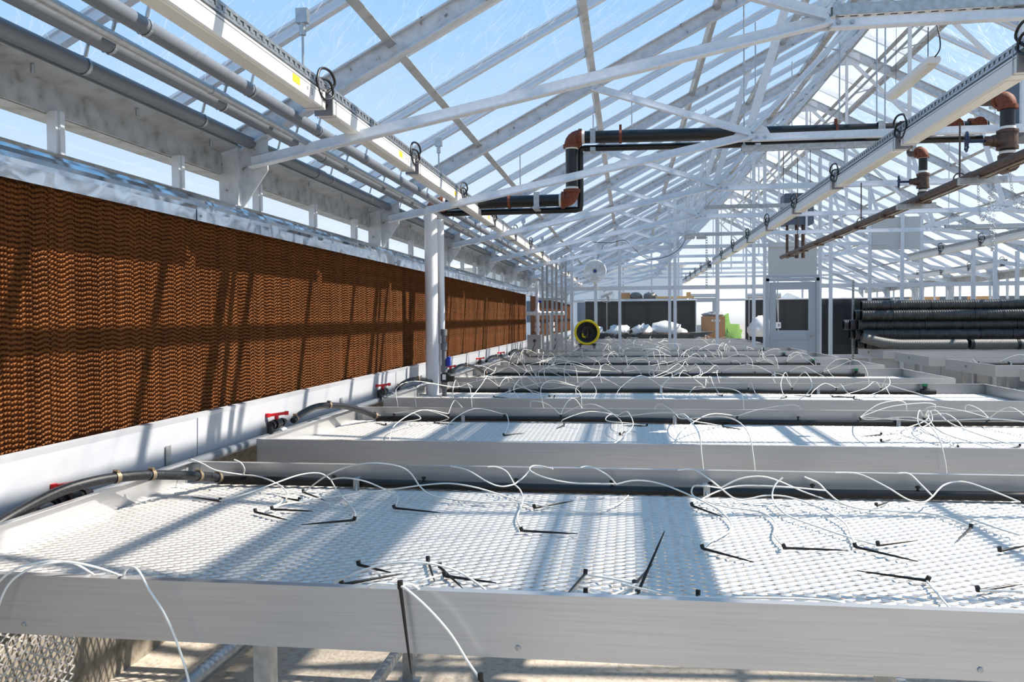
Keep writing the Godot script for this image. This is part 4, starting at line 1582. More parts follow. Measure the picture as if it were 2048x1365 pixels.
	part(b, "tracer_tube", M.brass, t)
	for i in 9:
		var dd := 5.0 + i * 0.95
		b = Mb.new()
		b.box(P(2.25 + 0.013 * (dd - 4.3), 2.262, dd), Vector3(0.12, 0.02, 0.05))
		b.cyl(P(2.25 + 0.013 * (dd - 4.3), 2.30, dd - 0.03), P(2.25 + 0.013 * (dd - 4.3), 2.30, dd + 0.03), 0.037, 12)
		part(b, "saddle", M.brown_pipe, t)
	for i in 3:
		var dd: float = [6.2, 8.8, 12.2][i]
		b = Mb.new()
		b.cyl(P(2.27 + 0.013 * (dd - 4.3), 2.33, dd), P(2.27 + 0.013 * (dd - 4.3), 2.72 if i < 2 else 3.6, dd), 0.006, 6)
		b.ring(P(2.27 + 0.013 * (dd - 4.3), 2.33, dd), Vector3(0, 0, 1), 0.04, 0.005, 16, 5)
		part(b, "hanger", M.brown_pipe, t)
	for i in 2:
		var s := thing("short_channel", ["short pale channel carrying the heating pipe near the nearer drop", "short pale channel carrying the heating pipe near the farther drop"][i], "channel", P(2.3, 2.24, 5.75 + i * 1.3))
		b = Mb.new()
		var dd := 5.75 + i * 1.25
		b.extrude(P(2.13, 2.225, dd), P(2.42, 2.235, dd), chan(0.04, 0.04, 0.003))
		part(b, "channel", M.galvanised, s)
		b = Mb.new()
		b.box(P(2.125, 2.245, dd), Vector3(0.006, 0.042, 0.042))
		part(b, "end_plate", M.galvanised, s)
	# chains
	var loops := [
		[P(2.22, 2.26, 5.7), P(2.27, 1.99, 5.75), P(2.36, 2.26, 5.8), "slack chain looping under the nearer short channel"],
		[P(2.30, 2.34, 5.75), P(2.37, 1.80, 5.85), P(2.42, 2.34, 5.95), "long chain loop hanging beside the heating pipe"],
		[P(2.40, 2.36, 5.7), P(2.48, 2.06, 5.72), P(2.56, 2.5, 5.74), "chain sagging from the heating pipe towards the nearer valve"],
		[P(2.52, 2.72, 6.2), P(2.525, 2.86, 6.2), P(2.53, 3.0, 6.2), "short chain hanging from the roof beside the actuator"],
	]
	for q in loops:
		var c := thing("chain", q[3], "chain", q[0], "steel chains")
		b = Mb.new()
		var pts := PackedVector3Array()
		var a: Vector3 = q[0]
		var m: Vector3 = q[1]
		var e: Vector3 = q[2]
		for i in 49:
			var f := i / 48.0
			var ctl := m * 2.0 - (a + e) * 0.5
			pts.append(a * (1 - f) * (1 - f) + ctl * 2 * f * (1 - f) + e * f * f)
		var run := 0.0
		var next := 0.0
		var odd := false
		for i in 48:
			run += (pts[i + 1] - pts[i]).length()
			if run >= next:
				var dir := (pts[i + 1] - pts[i]).normalized()
				var ax := dir.cross(Vector3(0.3, 0.2, 0.9) if odd else Vector3(0.9, 0.2, -0.3)).normalized()
				b.ring(pts[i], ax, 0.0085, 0.0022, 8, 4)
				next = run + 0.0145
				odd = not odd
		part(b, "links", M.galvanised, c, "", true)


# ---------------------------------------------------------------- machines
func build_machines() -> void:
	# white circulation fan
	var t := thing("circulation_fan", "round white circulation fan on a post of the partition", "fan", P(-0.62, 2.27, 15.85))
	var c := P(-0.62, 2.27, 15.85)
	var ax := Vector3(0.05, 0.02, 1).normalized()
	var b := Mb.new()
	for r in [0.05, 0.07, 0.09, 0.11, 0.13, 0.15, 0.17, 0.19, 0.205]:
		b.ring(c + ax * (0.05 - r * 0.12), ax, r, 0.006, 32, 5)
	for i in 12:
		var an := TAU * i / 12
		var u := Vector3(cos(an), sin(an), 0)
		b.beam(c + ax * 0.05 + u * 0.04, c + ax * 0.026 + u * 0.205, 0.004, 0.004)
	part(b, "guard", M.fan_white, t)
	b = Mb.new()
	b.ring(c - ax * 0.02, ax, 0.208, 0.009, 36, 6)
	b.ring(c - ax * 0.10, ax, 0.208, 0.008, 36, 6)
	b.lathe(c - ax * 0.10, ax, PackedVector2Array([Vector2(0.206, 0), Vector2(0.206, 0.08)]), 32)
	part(b, "shroud", M.fan_white, t)
	b = Mb.new()
	for i in 3:
		var an := 0.5 + TAU * i / 3
		var u := Vector3(cos(an), sin(an), 0)
		var v := Vector3(-sin(an), cos(an), 0)
		var prev := []
		for k in 6:
			var f := k / 5.0
			var rr := 0.035 + 0.15 * f
			var half := 0.03 + 0.045 * sin(f * 2.2)
			var tw := 0.6 - 0.35 * f
			var p0 := c - ax * 0.05 + u * rr - v * half - ax * half * tw
			var p1 := c - ax * 0.05 + u * rr + v * half + ax * half * tw
			if k > 0:
				b.quad(prev[0], prev[1], p1, p0)
				b.quad(prev[1] - ax * 0.003, prev[0] - ax * 0.003, p0 - ax * 0.003, p1 - ax * 0.003)
			prev = [p0, p1]
	part(b, "blade", M.board, t)
	b = Mb.new()
	b.cyl(c - ax * 0.13, c + ax * 0.04, 0.04, 16)
	part(b, "motor", M.socket_grey, t)
	b = Mb.new()
	b.cyl(c + ax * 0.05, c + ax * 0.058, 0.022, 16)
	part(b, "badge", M.blue, t, "blue hub badge")
	b = Mb.new()
	b.box(c - ax * 0.21, Vector3(0.05, 0.46, 0.17))
	part(b, "bracket", M.fan_white, t)
	b = Mb.new()
	b.tube(curve(PackedVector3Array([c - ax * 0.12 + Vector3(0.02, 0.05, 0), c + Vector3(0.05, 0.26, -0.1), c + Vector3(0.11, 0.40, -0.2), c + Vector3(0.15, 0.50, -0.25)])), 0.005, 6)
	part(b, "cord", M.cable, t)
	# yellow drum fan
	c = P(-0.78, 1.108, 15.88)
	ax = Vector3(-0.05, 0.0, 1).normalized()
	t = thing("drum_fan", "yellow and black drum fan standing behind the last bench", "fan", P(-0.78, 0, 15.9))
	b = Mb.new()
	b.lathe(c - ax * 0.20, ax, PackedVector2Array([Vector2(0.222, 0.0), Vector2(0.222, 0.20), Vector2(0.216, 0.20), Vector2(0.205, 0.17), Vector2(0.12, 0.03), Vector2(0.0, 0.0)]), 32)
	part(b, "drum", M.drum, t)
	b = Mb.new()
	b.ring(c + ax * 0.01, ax, 0.222, 0.024, 40, 8)
	b.ring(c - ax * 0.19, ax, 0.222, 0.014, 40, 8)
	part(b, "rim", M.fan_yellow, t, "yellow rim")
	b = Mb.new()
	b.cyl(c - ax * 0.19, c - ax * 0.10, 0.05, 14)
	b.cyl(c - ax * 0.10, c - ax * 0.085, 0.03, 12)
	for i in 6:
		var an := TAU * i / 6
		b.cyl(c - ax * 0.09 + Vector3(cos(an), sin(an), 0) * 0.04, c - ax * 0.07 + Vector3(cos(an), sin(an), 0) * 0.04, 0.006, 6)
	part(b, "motor", M.cable, t)
	b = Mb.new()
	b.tube(curve(PackedVector3Array([c + Vector3(0.005, 0.03, 0.0) - ax * 0.08, c + Vector3(0.012, -0.02, 0) - ax * 0.05, c + Vector3(0.0, -0.07, 0) - ax * 0.05, c + Vector3(-0.005, -0.10, 0) - ax * 0.07])), 0.009, 8)
	part(b, "valve_pipe", M.brass, t)
	b = Mb.new()
	b.tube(curve(PackedVector3Array([c + Vector3(-0.09, -0.03, 0) - ax * 0.10, c + Vector3(-0.085, -0.08, 0) - ax * 0.07, c + Vector3(-0.03, -0.095, 0) - ax * 0.06])), 0.018, 8)
	part(b, "yellow_lever", M.fan_yellow, t)
	b = Mb.new()
	for s in [-1.0, 1.0]:
		b.cyl(P(-0.78 + s * 0.14, 0.0, 15.84), P(-0.78 + s * 0.12, 0.89, 15.90), 0.012, 8)
		b.cyl(P(-0.78 + s * 0.16, 0.0, 16.08), P(-0.78 + s * 0.14, 0.89, 16.04), 0.012, 8)
	b.box(P(-0.78, 0.875, 15.97), Vector3(0.34, 0.02, 0.20))
	part(b, "stand", M.cable, t)
	# pump boxes, white plumbing and strut frame before the partition
	for i in 2:
		var x := -1.62 + i * 0.30
		var dd := 14.4 + i * 0.9
		t = thing("pump_box", ["stainless control box with black dial beside the pad end", "smaller steel control box behind the strut frame"][i], "control box", P(x, 0, dd))
		b = Mb.new()
		b.cbox(P(x, 0.97, dd), Vector3(0.24 - 0.04 * i, 0.25, 0.16), 0.006)
		part(b, "housing", M.steel_box, t)
		b = Mb.new()
		b.box(P(x - 0.02, 0.42, dd), Vector3(0.05, 0.85, 0.05))
		b.box(P(x - 0.02, 0.01, dd), Vector3(0.2, 0.02, 0.2))
		part(b, "pedestal", M.galvanised, t)
		b = Mb.new()
		b.cyl(P(x + 0.01, 0.99, dd - 0.08), P(x + 0.01, 0.99, dd - 0.10), 0.026, 14)
		b.tube(curve(PackedVector3Array([P(x + 0.01, 0.99, dd - 0.10), P(x + 0.015, 0.93, dd - 0.12), P(x - 0.01, 0.88, dd - 0.10), P(x - 0.04, 0.80, dd - 0.10)])), 0.006, 6)
		part(b, "dial", M.cable, t)
		b = Mb.new()
		b.tube(curve(PackedVector3Array([P(x - 0.05, 1.09, dd), P(x - 0.02, 1.15, dd), P(x + 0.04, 1.09, dd)])), 0.006, 6)
		part(b, "cord", M.cable, t)
	t = thing("white_plumbing", "white plastic pump piping with tee and unions beside the pad end", "pipe", P(-1.62, 0.6, 14.7))
	for q in [[P(-1.80, 1.47, 14.7), P(-1.12, 1.47, 14.7), 0.034], [P(-1.60, 0.0, 14.7), P(-1.60, 2.05, 14.7), 0.034], [P(-1.36, 0.0, 14.9), P(-1.36, 1.47, 14.75), 0.03]]:
		b = Mb.new()
		b.cyl(q[0], q[1], q[2], 14)
		part(b, "pipe", M.pvc_white, t)
	for q in [P(-1.60, 1.15, 14.7), P(-1.60, 1.25, 14.7), P(-1.36, 1.15, 14.88), P(-1.36, 1.25, 14.84)]:
		b = Mb.new()
		b.cyl(q, q + Vector3(0, 0.06, 0), 0.052, 12)
		part(b, "union", M.pvc_white, t)
	b = Mb.new()
	b.cyl(P(-1.66, 1.47, 14.7), P(-1.54, 1.47, 14.7), 0.043, 14)
	b.cyl(P(-1.60, 1.42, 14.7), P(-1.60, 1.53, 14.7), 0.043, 14)
	part(b, "tee", M.pvc_white, t)
	b = Mb.new()
	b.cbox(P(-1.545, 1.68, 14.66), Vector3(0.05, 0.045, 0.03), 0.01)
	part(b, "valve_handle", M.blue, t, "blue valve handle")
	t = thing("strut_stand", "stand of upright steel struts before the partition", "stand", P(-1.2, 0, 13.9))
	for x in [-1.42, -1.26, -1.10]:
		for e in 2:
			b = Mb.new()
			b.extrude(P(x + e * 0.05, 0.0, 13.9 + e * 0.25), P(x + e * 0.05, 2.45, 13.9 + e * 0.25), PackedVector2Array([Vector2(-0.018, -0.018), Vector2(0.018, -0.018), Vector2(0.018, 0.018), Vector2(0.010, 0.018), Vector2(0.010, -0.012), Vector2(-0.010, -0.012), Vector2(-0.010, 0.018), Vector2(-0.018, 0.018)]), Vector3(1, 0, 0))
			part(b, "upright", M.galvanised, t)
	for y in [0.83, 1.70]:
		b = Mb.new()
		b.box(P(-1.25, y, 13.87), Vector3(0.46, 0.04, 0.04))
		part(b, "cross_rail", M.galvanised, t)
	# unit heater and its pipes behind the aisle lamps
	t = thing("unit_heater", "grey unit heater hanging behind the aisle lamp row", "heater", P(2.71, 2.78, 13.9))
	b = Mb.new()
	b.cbox(P(2.71, 3.10, 14.0), Vector3(0.46, 0.50, 0.34), 0.02)
	part(b, "housing", M.heater_grey, t)
	for i in 6:
		b = Mb.new()
		b.box(P(2.71, 2.92 + i * 0.07, 13.825), Vector3(0.40, 0.045, 0.006), Basis(Vector3.RIGHT, 0.5))
		part(b, "louvre", M.heater_grey, t)
	b = Mb.new()
	b.box(P(2.60, 2.82, 13.86), Vector3(0.09, 0.07, 0.05))
	part(b, "terminal_box", M.board, t)
	b = Mb.new()
	for x in [2.55, 2.70, 2.80]:
		b.cyl(P(x, 2.32, 13.95), P(x, 2.85, 13.95), 0.022 if x < 2.6 else 0.03, 10)
	for x in [2.50, 2.92]:
		b.cyl(P(x, 3.35, 14.0), P(x, under(x), 14.0), 0.006, 6)
	part(b, "pipe_stub", M.brown_pipe, t)
	# grey heater cabinet at the right edge
	t = thing("heater_cabinet", "grey metal heater cabinet behind the nearer steam drop", "heater", P(3.05, 2.75, 6.9))
	b = Mb.new()
	b.cbox(P(3.16, 2.98, 6.85), Vector3(0.5, 0.52, 0.4), 0.02)
	part(b, "housing", M.heater_grey, t)
	b = Mb.new()
	for x in [2.95, 3.38]:
		b.cyl(P(x, 3.23, 6.85), P(x, under(x), 6.85), 0.007, 6)
	part(b, "hanger", M.galvanised, t)
	# cross rail of round conduit under the second truss and hanging cable
	t = thing("cross_conduit", "round galvanised conduit spanning the house above the partition door", "conduit", P(1.3, 2.78, 14.6))
	b = Mb.new()
	b.cyl(P(1.12, 2.80, 14.6), P(6.6, 2.80, 14.6), 0.020, 12)
	part(b, "conduit", M.galvanised, t)
	b = Mb.new()
	b.cbox(P(1.05, 2.79, 14.6), Vector3(0.18, 0.13, 0.12), 0.01)
	b.box(P(1.25, 2.75, 14.6), Vector3(0.16, 0.06, 0.1))
	part(b, "junction_box", M.steel_box, t)
	b = Mb.new()
	for x in [1.05, 3.2, 5.4]:
		b.cyl(P(x, 2.85, 14.6), P(x, under(x) + 0.05, 14.6), 0.006, 6)
	part(b, "hanger", M.galvanised, t)
	t = thing("slack_cable", "slack black cable drooping from a truss to the junction box", "cable", P(-0.3, 2.8, 14.7))
	b = Mb.new()
	b.tube(curve(PackedVector3Array([P(-0.60, 2.72, 14.75), P(-0.30, 2.70, 14.75), P(-0.06, 2.74, 14.75), P(0.10, 2.60, 14.7), P(0.30, 2.42, 14.7), P(0.50, 2.40, 14.7), P(0.72, 2.46, 14.7), P(0.9, 2.58, 14.65), P(1.0, 2.76, 14.6)])), 0.006, 6)
	part(b, "cable", M.cable, t)
	t = thing("perforated_strap", "perforated steel strap hanging down before the far benches", "strap", P(1.26, 1.86, 13.76))
	b = Mb.new()
	for i in 22:
		b.box(P(1.26, 1.86 + i * 0.04, 13.76), Vector3(0.03, 0.018, 0.003))
		for s in [-1.0, 1.0]:
			b.box(P(1.26 + s * 0.0125, 1.86 + i * 0.04 + 0.02, 13.76), Vector3(0.005, 0.024, 0.003))
	part(b, "strap", M.galvanised, t)
	t = thing("slotted_post", "slotted galvanised post at the left of the black drain pipes", "post", P(3.93, 0, 15.4))
	b = Mb.new()
	b.extrude(P(3.93, 0, 15.4), P(3.93, 2.02, 15.4), angle(0.035, 0.035, 0.003), Vector3(1, 0, 0))
	part(b, "post", M.galvanised, t)
	b = Mb.new()
	for i in 28:
		b.box(P(3.948, 0.62 + i * 0.05, 15.384), Vector3(0.010, 0.022, 0.002))
	part(b, "slot", M.cable, t, "", true)


func build_drains() -> void:
	var r := 0.088
	var L := 3.62
	var prof := PackedVector2Array()
	var n := 96
	for i in n:
		var y := L * i / n
		prof.append(Vector2(r * 0.93, y))
		prof.append(Vector2(r * 0.93, y + L / n * 0.25))
		prof.append(Vector2(r, y + L / n * 0.42))
		prof.append(Vector2(r, y + L / n * 0.86))
	prof.append(Vector2(r * 0.955, L))
	var b := Mb.new()
	b.lathe(Vector3.ZERO, Vector3(1, 0, 0), prof, 20)
	var wall := keep(b, M.drain)
	var wall2 := keep(b, M.drain_dusty)
	b = Mb.new()
	b.lathe(Vector3.ZERO, Vector3(1, 0, 0), PackedVector2Array([Vector2(r * 0.9, 0.0), Vector2(r * 0.9, 0.6)]), 20)
	b.lathe(Vector3.ZERO, Vector3(1, 0, 0), PackedVector2Array([Vector2(r * 0.96, 0.0), Vector2(r * 0.9, 0.0)]), 20)
	var inner := keep(b, M.header)
	b = Mb.new()
	var bands := RandomNumberGenerator.new()
	bands.seed = 5
	var lay := [
		[3.90, 15.0, 0.898, 0], [4.00, 14.82, 0.898, 0], [3.96, 15.18, 0.898, 0],
		[3.80, 15.08, 1.062, 0], [3.84, 14.90, 1.062, 0], [3.92, 14.72, 1.062, 0],
		[3.78, 14.98, 1.226, 0], [3.86, 14.80, 1.226, 0], [3.72, 15.16, 1.226, 0],
		[3.84, 14.90, 1.390, 0], [3.90, 14.72, 1.390, 0],
		[3.92, 14.80, 1.552, 0],
	]
	var lab := ["bottom row", "bottom row", "bottom row", "second row up", "second row up", "second row up", "middle row", "middle row", "middle row", "row below the top one", "row below the top one", "top of the stack"]
	var pos := ["middle", "front", "rear", "rear", "middle", "front", "middle", "front", "rear", "rear", "front", "single"]
	for i in lay.size():
		var q: Array = lay[i]
		var at := P(q[0], q[2], q[1])
		var t := thing("drain_pipe", "black corrugated drain pipe, " + pos[i] + " pipe of the " + lab[i] + " in the stack" if i < 11 else "black corrugated drain pipe lying single at the top of the stack", "drain pipe", at, "stacked black drain pipes")
		inst(wall, "corrugated_wall", t, at, Basis(Vector3.RIGHT, i * 0.7))
		inst(inner, "inner_wall", t, at)
		var k := Mb.new()
		for j in 5:
			var x: float = q[0] + 0.35 + j * 0.66 + bands.randf_range(-0.18, 0.18)
			k.cyl(at + Vector3(x - q[0], 0, 0), at + Vector3(x - q[0] + 0.012, 0, 0), r * 1.02, 20)
		part(k, "tie_band", M.steel_black, t)
	# the dusty one that sags over the end of the bench in front
	var t2 := thing("drain_pipe", "dusty grey corrugated drain pipe sagging over the bench end in front of the stack", "drain pipe", P(4.0, 0.9, 14.46), "stacked black drain pipes")
	var m := Mb.new()
	var pts := PackedVector3Array()
	for i in 121:
		var x := 3.86 + 1.62 * i / 120.0
		pts.append(P(x, 0.90 + 0.12 * pow(maxf(0.0, (4.5 - x) / 0.64), 1.8), 14.50 - 0.03 * sin((x - 3.9) * 2.0)))
	ribbed(m, pts, 0.083)
	part(m, "corrugated_wall", M.drain_dusty, t2)
	t2 = thing("drain_pipe", "dusty grey corrugated drain pipe lying at the front of the stack to the right", "drain pipe", P(5.6, 0.9, 14.48), "stacked black drain pipes")
	m = Mb.new()
	pts = PackedVector3Array()
	for i in 141:
		pts.append(P(5.54 + 1.88 * i / 140.0, 0.90, 14.50))
	ribbed(m, pts, 0.083)
	part(m, "corrugated_wall", M.drain_dusty, t2)
	m = Mb.new()
	for x in [5.545, 6.25, 6.9]:
		m.cyl(P(x, 0.90, 14.50), P(x + 0.05, 0.90, 14.50), 0.0855, 20)
	part(m, "tie_band", M.steel_black, t2)


func ribbed(m: Mb, pts: PackedVector3Array, r: float) -> void:
	var seg := 18
	var first := m.p.size()
	for i in pts.size():
		var t := (pts[mini(i + 1, pts.size() - 1)] - pts[maxi(i - 1, 0)]).normalized()
		var u := t.cross(Vector3(0, 0, 1)).normalized()
		var v := t.cross(u)
		var rr := r if i % 2 == 0 else r * 0.95
		for j in seg:
			var a := TAU * j / seg
			var d := u * cos(a) + v * sin(a)
			m.p.append(pts[i] + d * rr)
			m.n.append((d + t * (0.35 if i % 2 else -0.1)).normalized())
	for i in pts.size() - 1:
		for j in seg:
			var a := first + i * seg + j
			var b := first + i * seg + (j + 1) % seg
			m.ix.append_array([a, a + seg, b, b, a + seg, b + seg])
	m.lathe(pts[0], (pts[1] - pts[0]).normalized(), PackedVector2Array([Vector2(r, 0.0), Vector2(r * 0.9, 0.0), Vector2(r * 0.9, 0.4)]), seg)


# ---------------------------------------------------------------- beyond the partition
func blob(b: Mb, c: Vector3, s: Vector3, seed_: int, bump := 0.25) -> void:
	var f := FastNoiseLite.new()
	f.seed = seed_
	f.frequency = 0.9
	var nu := 22
	var nv := 11
	var first := b.p.size()
	for j in nv + 1:
		var v := PI * j / nv
		for i in nu:
			var u := TAU * i / nu
			var d := Vector3(sin(v) * cos(u), cos(v), sin(v) * sin(u))
			var k := 1.0 + bump * f.get_noise_3d(d.x * 1.6, d.y * 1.6, d.z * 1.6)
			var q := d * k
			q.y = maxf(q.y, -0.55)
			b.p.append(c + q * s)
			b.n.append((d / s).normalized())
	for j in nv:
		for i in nu:
			var a := first + j * nu + i
			var e := first + j * nu + (i + 1) % nu
			b.ix.append_array([a, a + nu, e, e, a + nu, e + nu])


func build_far() -> void:
	# black shade cloth walls round the far growing bays
	var cl := [[-1.25, 1.95, 24.6, "left of the far door"], [3.35, 5.2, 24.6, "seen through the glazed door"], [5.4, 7.3, 24.6, "behind the black drain pipes"]]
	for q in cl:
		var t := thing("shade_curtain", "black shade cloth hung from a rail beyond the partition, " + String(q[3]), "curtain", P(q[0], 0, q[2]), "black shade curtains")
		var b := Mb.new()
		var n := 60
		for i in n:
			var xa := lerpf(q[0], q[1], float(i) / n)
			var xb := lerpf(q[0], q[1], float(i + 1) / n)
			var za := 0.035 * sin(xa * 11.0) + 0.02 * sin(xa * 4.3)
			var zb := 0.035 * sin(xb * 11.0) + 0.02 * sin(xb * 4.3)
			b.quad(P(xa, 0.02, q[2] + za), P(xb, 0.02, q[2] + zb), P(xb, 1.86, q[2] + zb * 0.6), P(xa, 1.86, q[2] + za * 0.6))
		part(b, "cloth", M.curtain, t)
		b = Mb.new()
		b.cyl(P(q[0] - 0.03, 1.88, q[2]), P(q[1] + 0.03, 1.88, q[2]), 0.02, 8)
		for x in [q[0], q[1]]:
			b.cyl(P(x, 0.0, q[2] + 0.06), P(x, 1.88, q[2] + 0.02), 0.018, 8)
		part(b, "rail", M.bar_paint, t)
	# shelf on top of the first curtain with clutter
	var s := thing("top_shelf", "pale board shelf lying along the top of the far curtain", "shelf", P(0, 1.9, 24.9))
	var sb := Mb.new()
	sb.box(P(0.25, 1.915, 24.9), Vector3(2.9, 0.03, 0.6))
	part(sb, "board", M.board, s)
	for x in [-1.1, 0.3, 1.6]:
		sb = Mb.new()
		sb.cyl(P(x, 0, 24.9), P(x, 1.9, 24.9), 0.02, 8)
		part(sb, "leg", M.bar_paint, s)
	var bx := thing("crate_box", "tan box standing on the shelf above the far curtain", "box", P(-0.10, 1.93, 24.9))
	sb = Mb.new()
	sb.cbox(P(-0.10, 2.02, 24.9), Vector3(0.32, 0.18, 0.3), 0.01)
	part(sb, "carton", M.carton, bx)
	sb = Mb.new()
	sb.box(P(-0.10, 2.115, 24.9), Vector3(0.34, 0.02, 0.32))
	part(sb, "lid", M.board, bx)
	for i in 2:
		var bg := thing("plastic_bundle", ["dark plastic bundle beside the tan box on the far shelf", "second dark plastic bundle at the right on the far shelf"][i], "bundle", P(0.22 + i * 0.45, 1.93, 24.9))
		sb = Mb.new()
		blob(sb, P(0.22 + i * 0.42, 2.0, 24.9), Vector3(0.2, 0.12, 0.18), 31 + i, 0.5)
		part(sb, "wrapping", M.drum, bg)
	var tb := thing("timber_board", "long tan timber board lying on the far curtain rail", "board", P(1.4, 1.94, 24.7))
	sb = Mb.new()
	sb.box(P(1.35, 1.965, 24.75), Vector3(1.1, 0.06, 0.12))
	part(sb, "plank", M.timber, tb)
	sb = Mb.new()
	sb.cbox(P(1.75, 2.05, 24.75), Vector3(0.12, 0.12, 0.12), 0.01)
	part(sb, "block", M.timber, tb)
	var fg := thing("far_fan", "round wire guard fan above the far curtain", "fan", P(-0.62, 2.02, 24.4))
	sb = Mb.new()
	for r in [0.06, 0.12, 0.18, 0.22]:
		sb.ring(P(-0.62, 2.05, 24.4), Vector3(0, 0, 1), r, 0.006, 28, 5)
	for i in 8:
		var an := TAU * i / 8
		sb.beam(P(-0.62, 2.05, 24.4), P(-0.62 + 0.22 * cos(an), 2.05 + 0.22 * sin(an), 24.4), 0.006, 0.006)
	part(sb, "guard", M.galvanised, fg)
	sb = Mb.new()
	for i in 4:
		var an := 0.4 + TAU * i / 4
		sb.box(P(-0.62 + 0.1 * cos(an), 2.05 + 0.1 * sin(an), 24.45), Vector3(0.15, 0.08, 0.01), Basis(Vector3(0, 0, 1), an) * Basis(Vector3.RIGHT, 0.4))
	sb.cyl(P(-0.62, 2.05, 24.4), P(-0.62, 2.05, 24.6), 0.04, 10)
	part(sb, "blade", M.board, fg)
	sb = Mb.new()
	sb.cyl(P(-0.62, 1.0, 24.52), P(-0.62, 1.85, 24.52), 0.016, 8)
	sb.cyl(P(-0.62, 1.0, 24.52), P(-0.62, 0.0, 24.52), 0.016, 8)
	part(sb, "stand", M.galvanised, fg)
	# heaps and bags on the last far bench
	var d := 23.9
	var bags := [[-1.0, 0.30, 0.20], [-0.28, 0.34, 0.20], [0.38, 0.27, 0.22], [1.12, 0.45, 0.28], [3.65, 0.30, 0.34]]
	for i in bags.size():
		var q: Array = bags[i]
		var t := thing("soil_bag", ["crumpled white soil bag behind the yellow fan", "low white soil bag on the far bench left of the middle posts", "rumpled white soil bag leaning against the long one", "largest white soil bag on the far bench under the curtain", "white soil sack standing left of the glazed door"][i], "bag", P(q[0], 0.73, d), "white soil bags on the far bench")
		var b := Mb.new()
		blob(b, P(q[0], 0.84 + q[2] * 0.5, d), Vector3(q[1], q[2], 0.3), 60 + i, 0.7)
		part(b, "sack", M.bag, t)
	for i in 6:
		var x := -1.2 + i * 0.55
		var t := thing("plant_tray", "black plastic tray of brown potting mix on the far bench, " + ORD[i] + " from the pads", "tray", P(x, 0.73, d - 0.35), "black trays on the far bench")
		var b := Mb.new()
		b.extrude(P(x - 0.24, 0.80, d - 0.35), P(x + 0.24, 0.80, d - 0.35), PackedVector2Array([Vector2(-0.14, 0.0), Vector2(0.14, 0.0), Vector2(0.16, 0.11), Vector2(-0.16, 0.11)]))
		part(b, "tray", M.tray, t)
		b = Mb.new()
		blob(b, P(x, 0.90, d - 0.35), Vector3(0.22, 0.05, 0.13), 80 + i, 0.6)
		part(b, "potting_mix", M.soil, t)
	var tt := thing("potting_bench", "weathered table carrying bags and trays beyond the partition", "table", P(0.4, 0, d))
	sb = Mb.new()
	sb.box(P(0.35, 0.775, d - 0.1), Vector3(3.3, 0.04, 1.1))
	part(sb, "top", M.weathered, tt)
	for x in [-1.2, 0.35, 1.9]:
		for e in [-0.5, 0.3]:
			sb = Mb.new()
			sb.box(P(x, 0.38, d + e), Vector3(0.06, 0.76, 0.06))
			part(sb, "leg", M.weathered, tt)
	var st := thing("sheet_stack", "stack of dark flat sheets sliding off the far bench", "stack", P(1.9, 0.8, d - 0.2))
	for i in 6:
		sb = Mb.new()
		sb.box(P(1.75 + i * 0.05, 0.82 + i * 0.028, d - 0.2), Vector3(0.7, 0.012, 0.5), Basis(Vector3(0, 1, 0), 0.1 * i) * Basis(Vector3(0, 0, 1), 0.05))
		part(sb, "sheet", M.drum, st)
	var cb := thing("cardboard_box", "large brown cardboard box with printing by the far door", "box", P(2.55, 0, 24.2))
	sb = Mb.new()
	sb.box(P(2.4, 1.02, 24.3), Vector3(0.62, 0.76, 0.5))
	part(sb, "carton", M.carton, cb)
	sb = Mb.new()
	sb.box(P(2.4, 0.32, 24.3), Vector3(0.6, 0.64, 0.5))
	part(sb, "stand", M.weathered, cb)
	sb = Mb.new()
	for q in [[2.36, 1.28, 0.05], [2.43, 1.28, 0.04], [2.50, 1.28, 0.05], [2.56, 1.28, 0.03]]:
		sb.box(P(q[0], q[1], 24.045), Vector3(q[2], 0.06, 0.004))
	part(sb, "print", M.bag, cb, "white printing")
	var pb := thing("plastic_wrap", "grey plastic wrap lying on the cardboard box", "wrap", P(2.55, 1.5, 24.3))
	sb = Mb.new()
	blob(sb, P(2.38, 1.445, 24.3), Vector3(0.28, 0.08, 0.22), 95, 0.6)
	part(sb, "film", M.socket_grey, pb)
	# outlet box behind the door glass
	var ob := thing("outlet_box", "white outlet box hanging on a cord behind the door glass", "outlet", P(3.23, 1.18, 18.67))
	sb = Mb.new()
	sb.cbox(P(3.23, 1.19, 18.67), Vector3(0.10, 0.13, 0.06), 0.008)
	part(sb, "box", M.pvc_white, ob)
	sb = Mb.new()
	sb.box(P(3.235, 1.19, 18.635), Vector3(0.035, 0.06, 0.006))
	part(sb, "socket", M.socket_grey, ob)
	sb = Mb.new()
	sb.tube(curve(PackedVector3Array([P(3.23, 1.25, 18.67), P(3.215, 1.5, 18.67), P(3.20, 1.75, 18.67), P(3.22, 2.1, 18.67), P(3.22, 2.71, 18.67)])), 0.012, 8)
	part(sb, "cord", M.galvanised, ob)
	# white tank cylinder over the black wall
	var tk := thing("duct", "silver round duct lying above the black curtain behind the door", "duct", P(3.9, 1.95, 24.3))
	sb = Mb.new()
	sb.cyl(P(3.35, 1.97, 24.2), P(4.25, 1.97, 24.2), 0.075, 18)
	part(sb, "tube", M.galvanised, tk)
	sb = Mb.new()
	for x in [3.4, 4.2]:
		sb.cyl(P(x, 0.0, 24.32), P(x, 1.95, 24.28), 0.015, 8)
	part(sb, "leg", M.galvanised, tk)
	# outside: pale buildings past the far gable
	var names := ["long white building past the far end of the house", "tan walled building past the far gable on the right"]
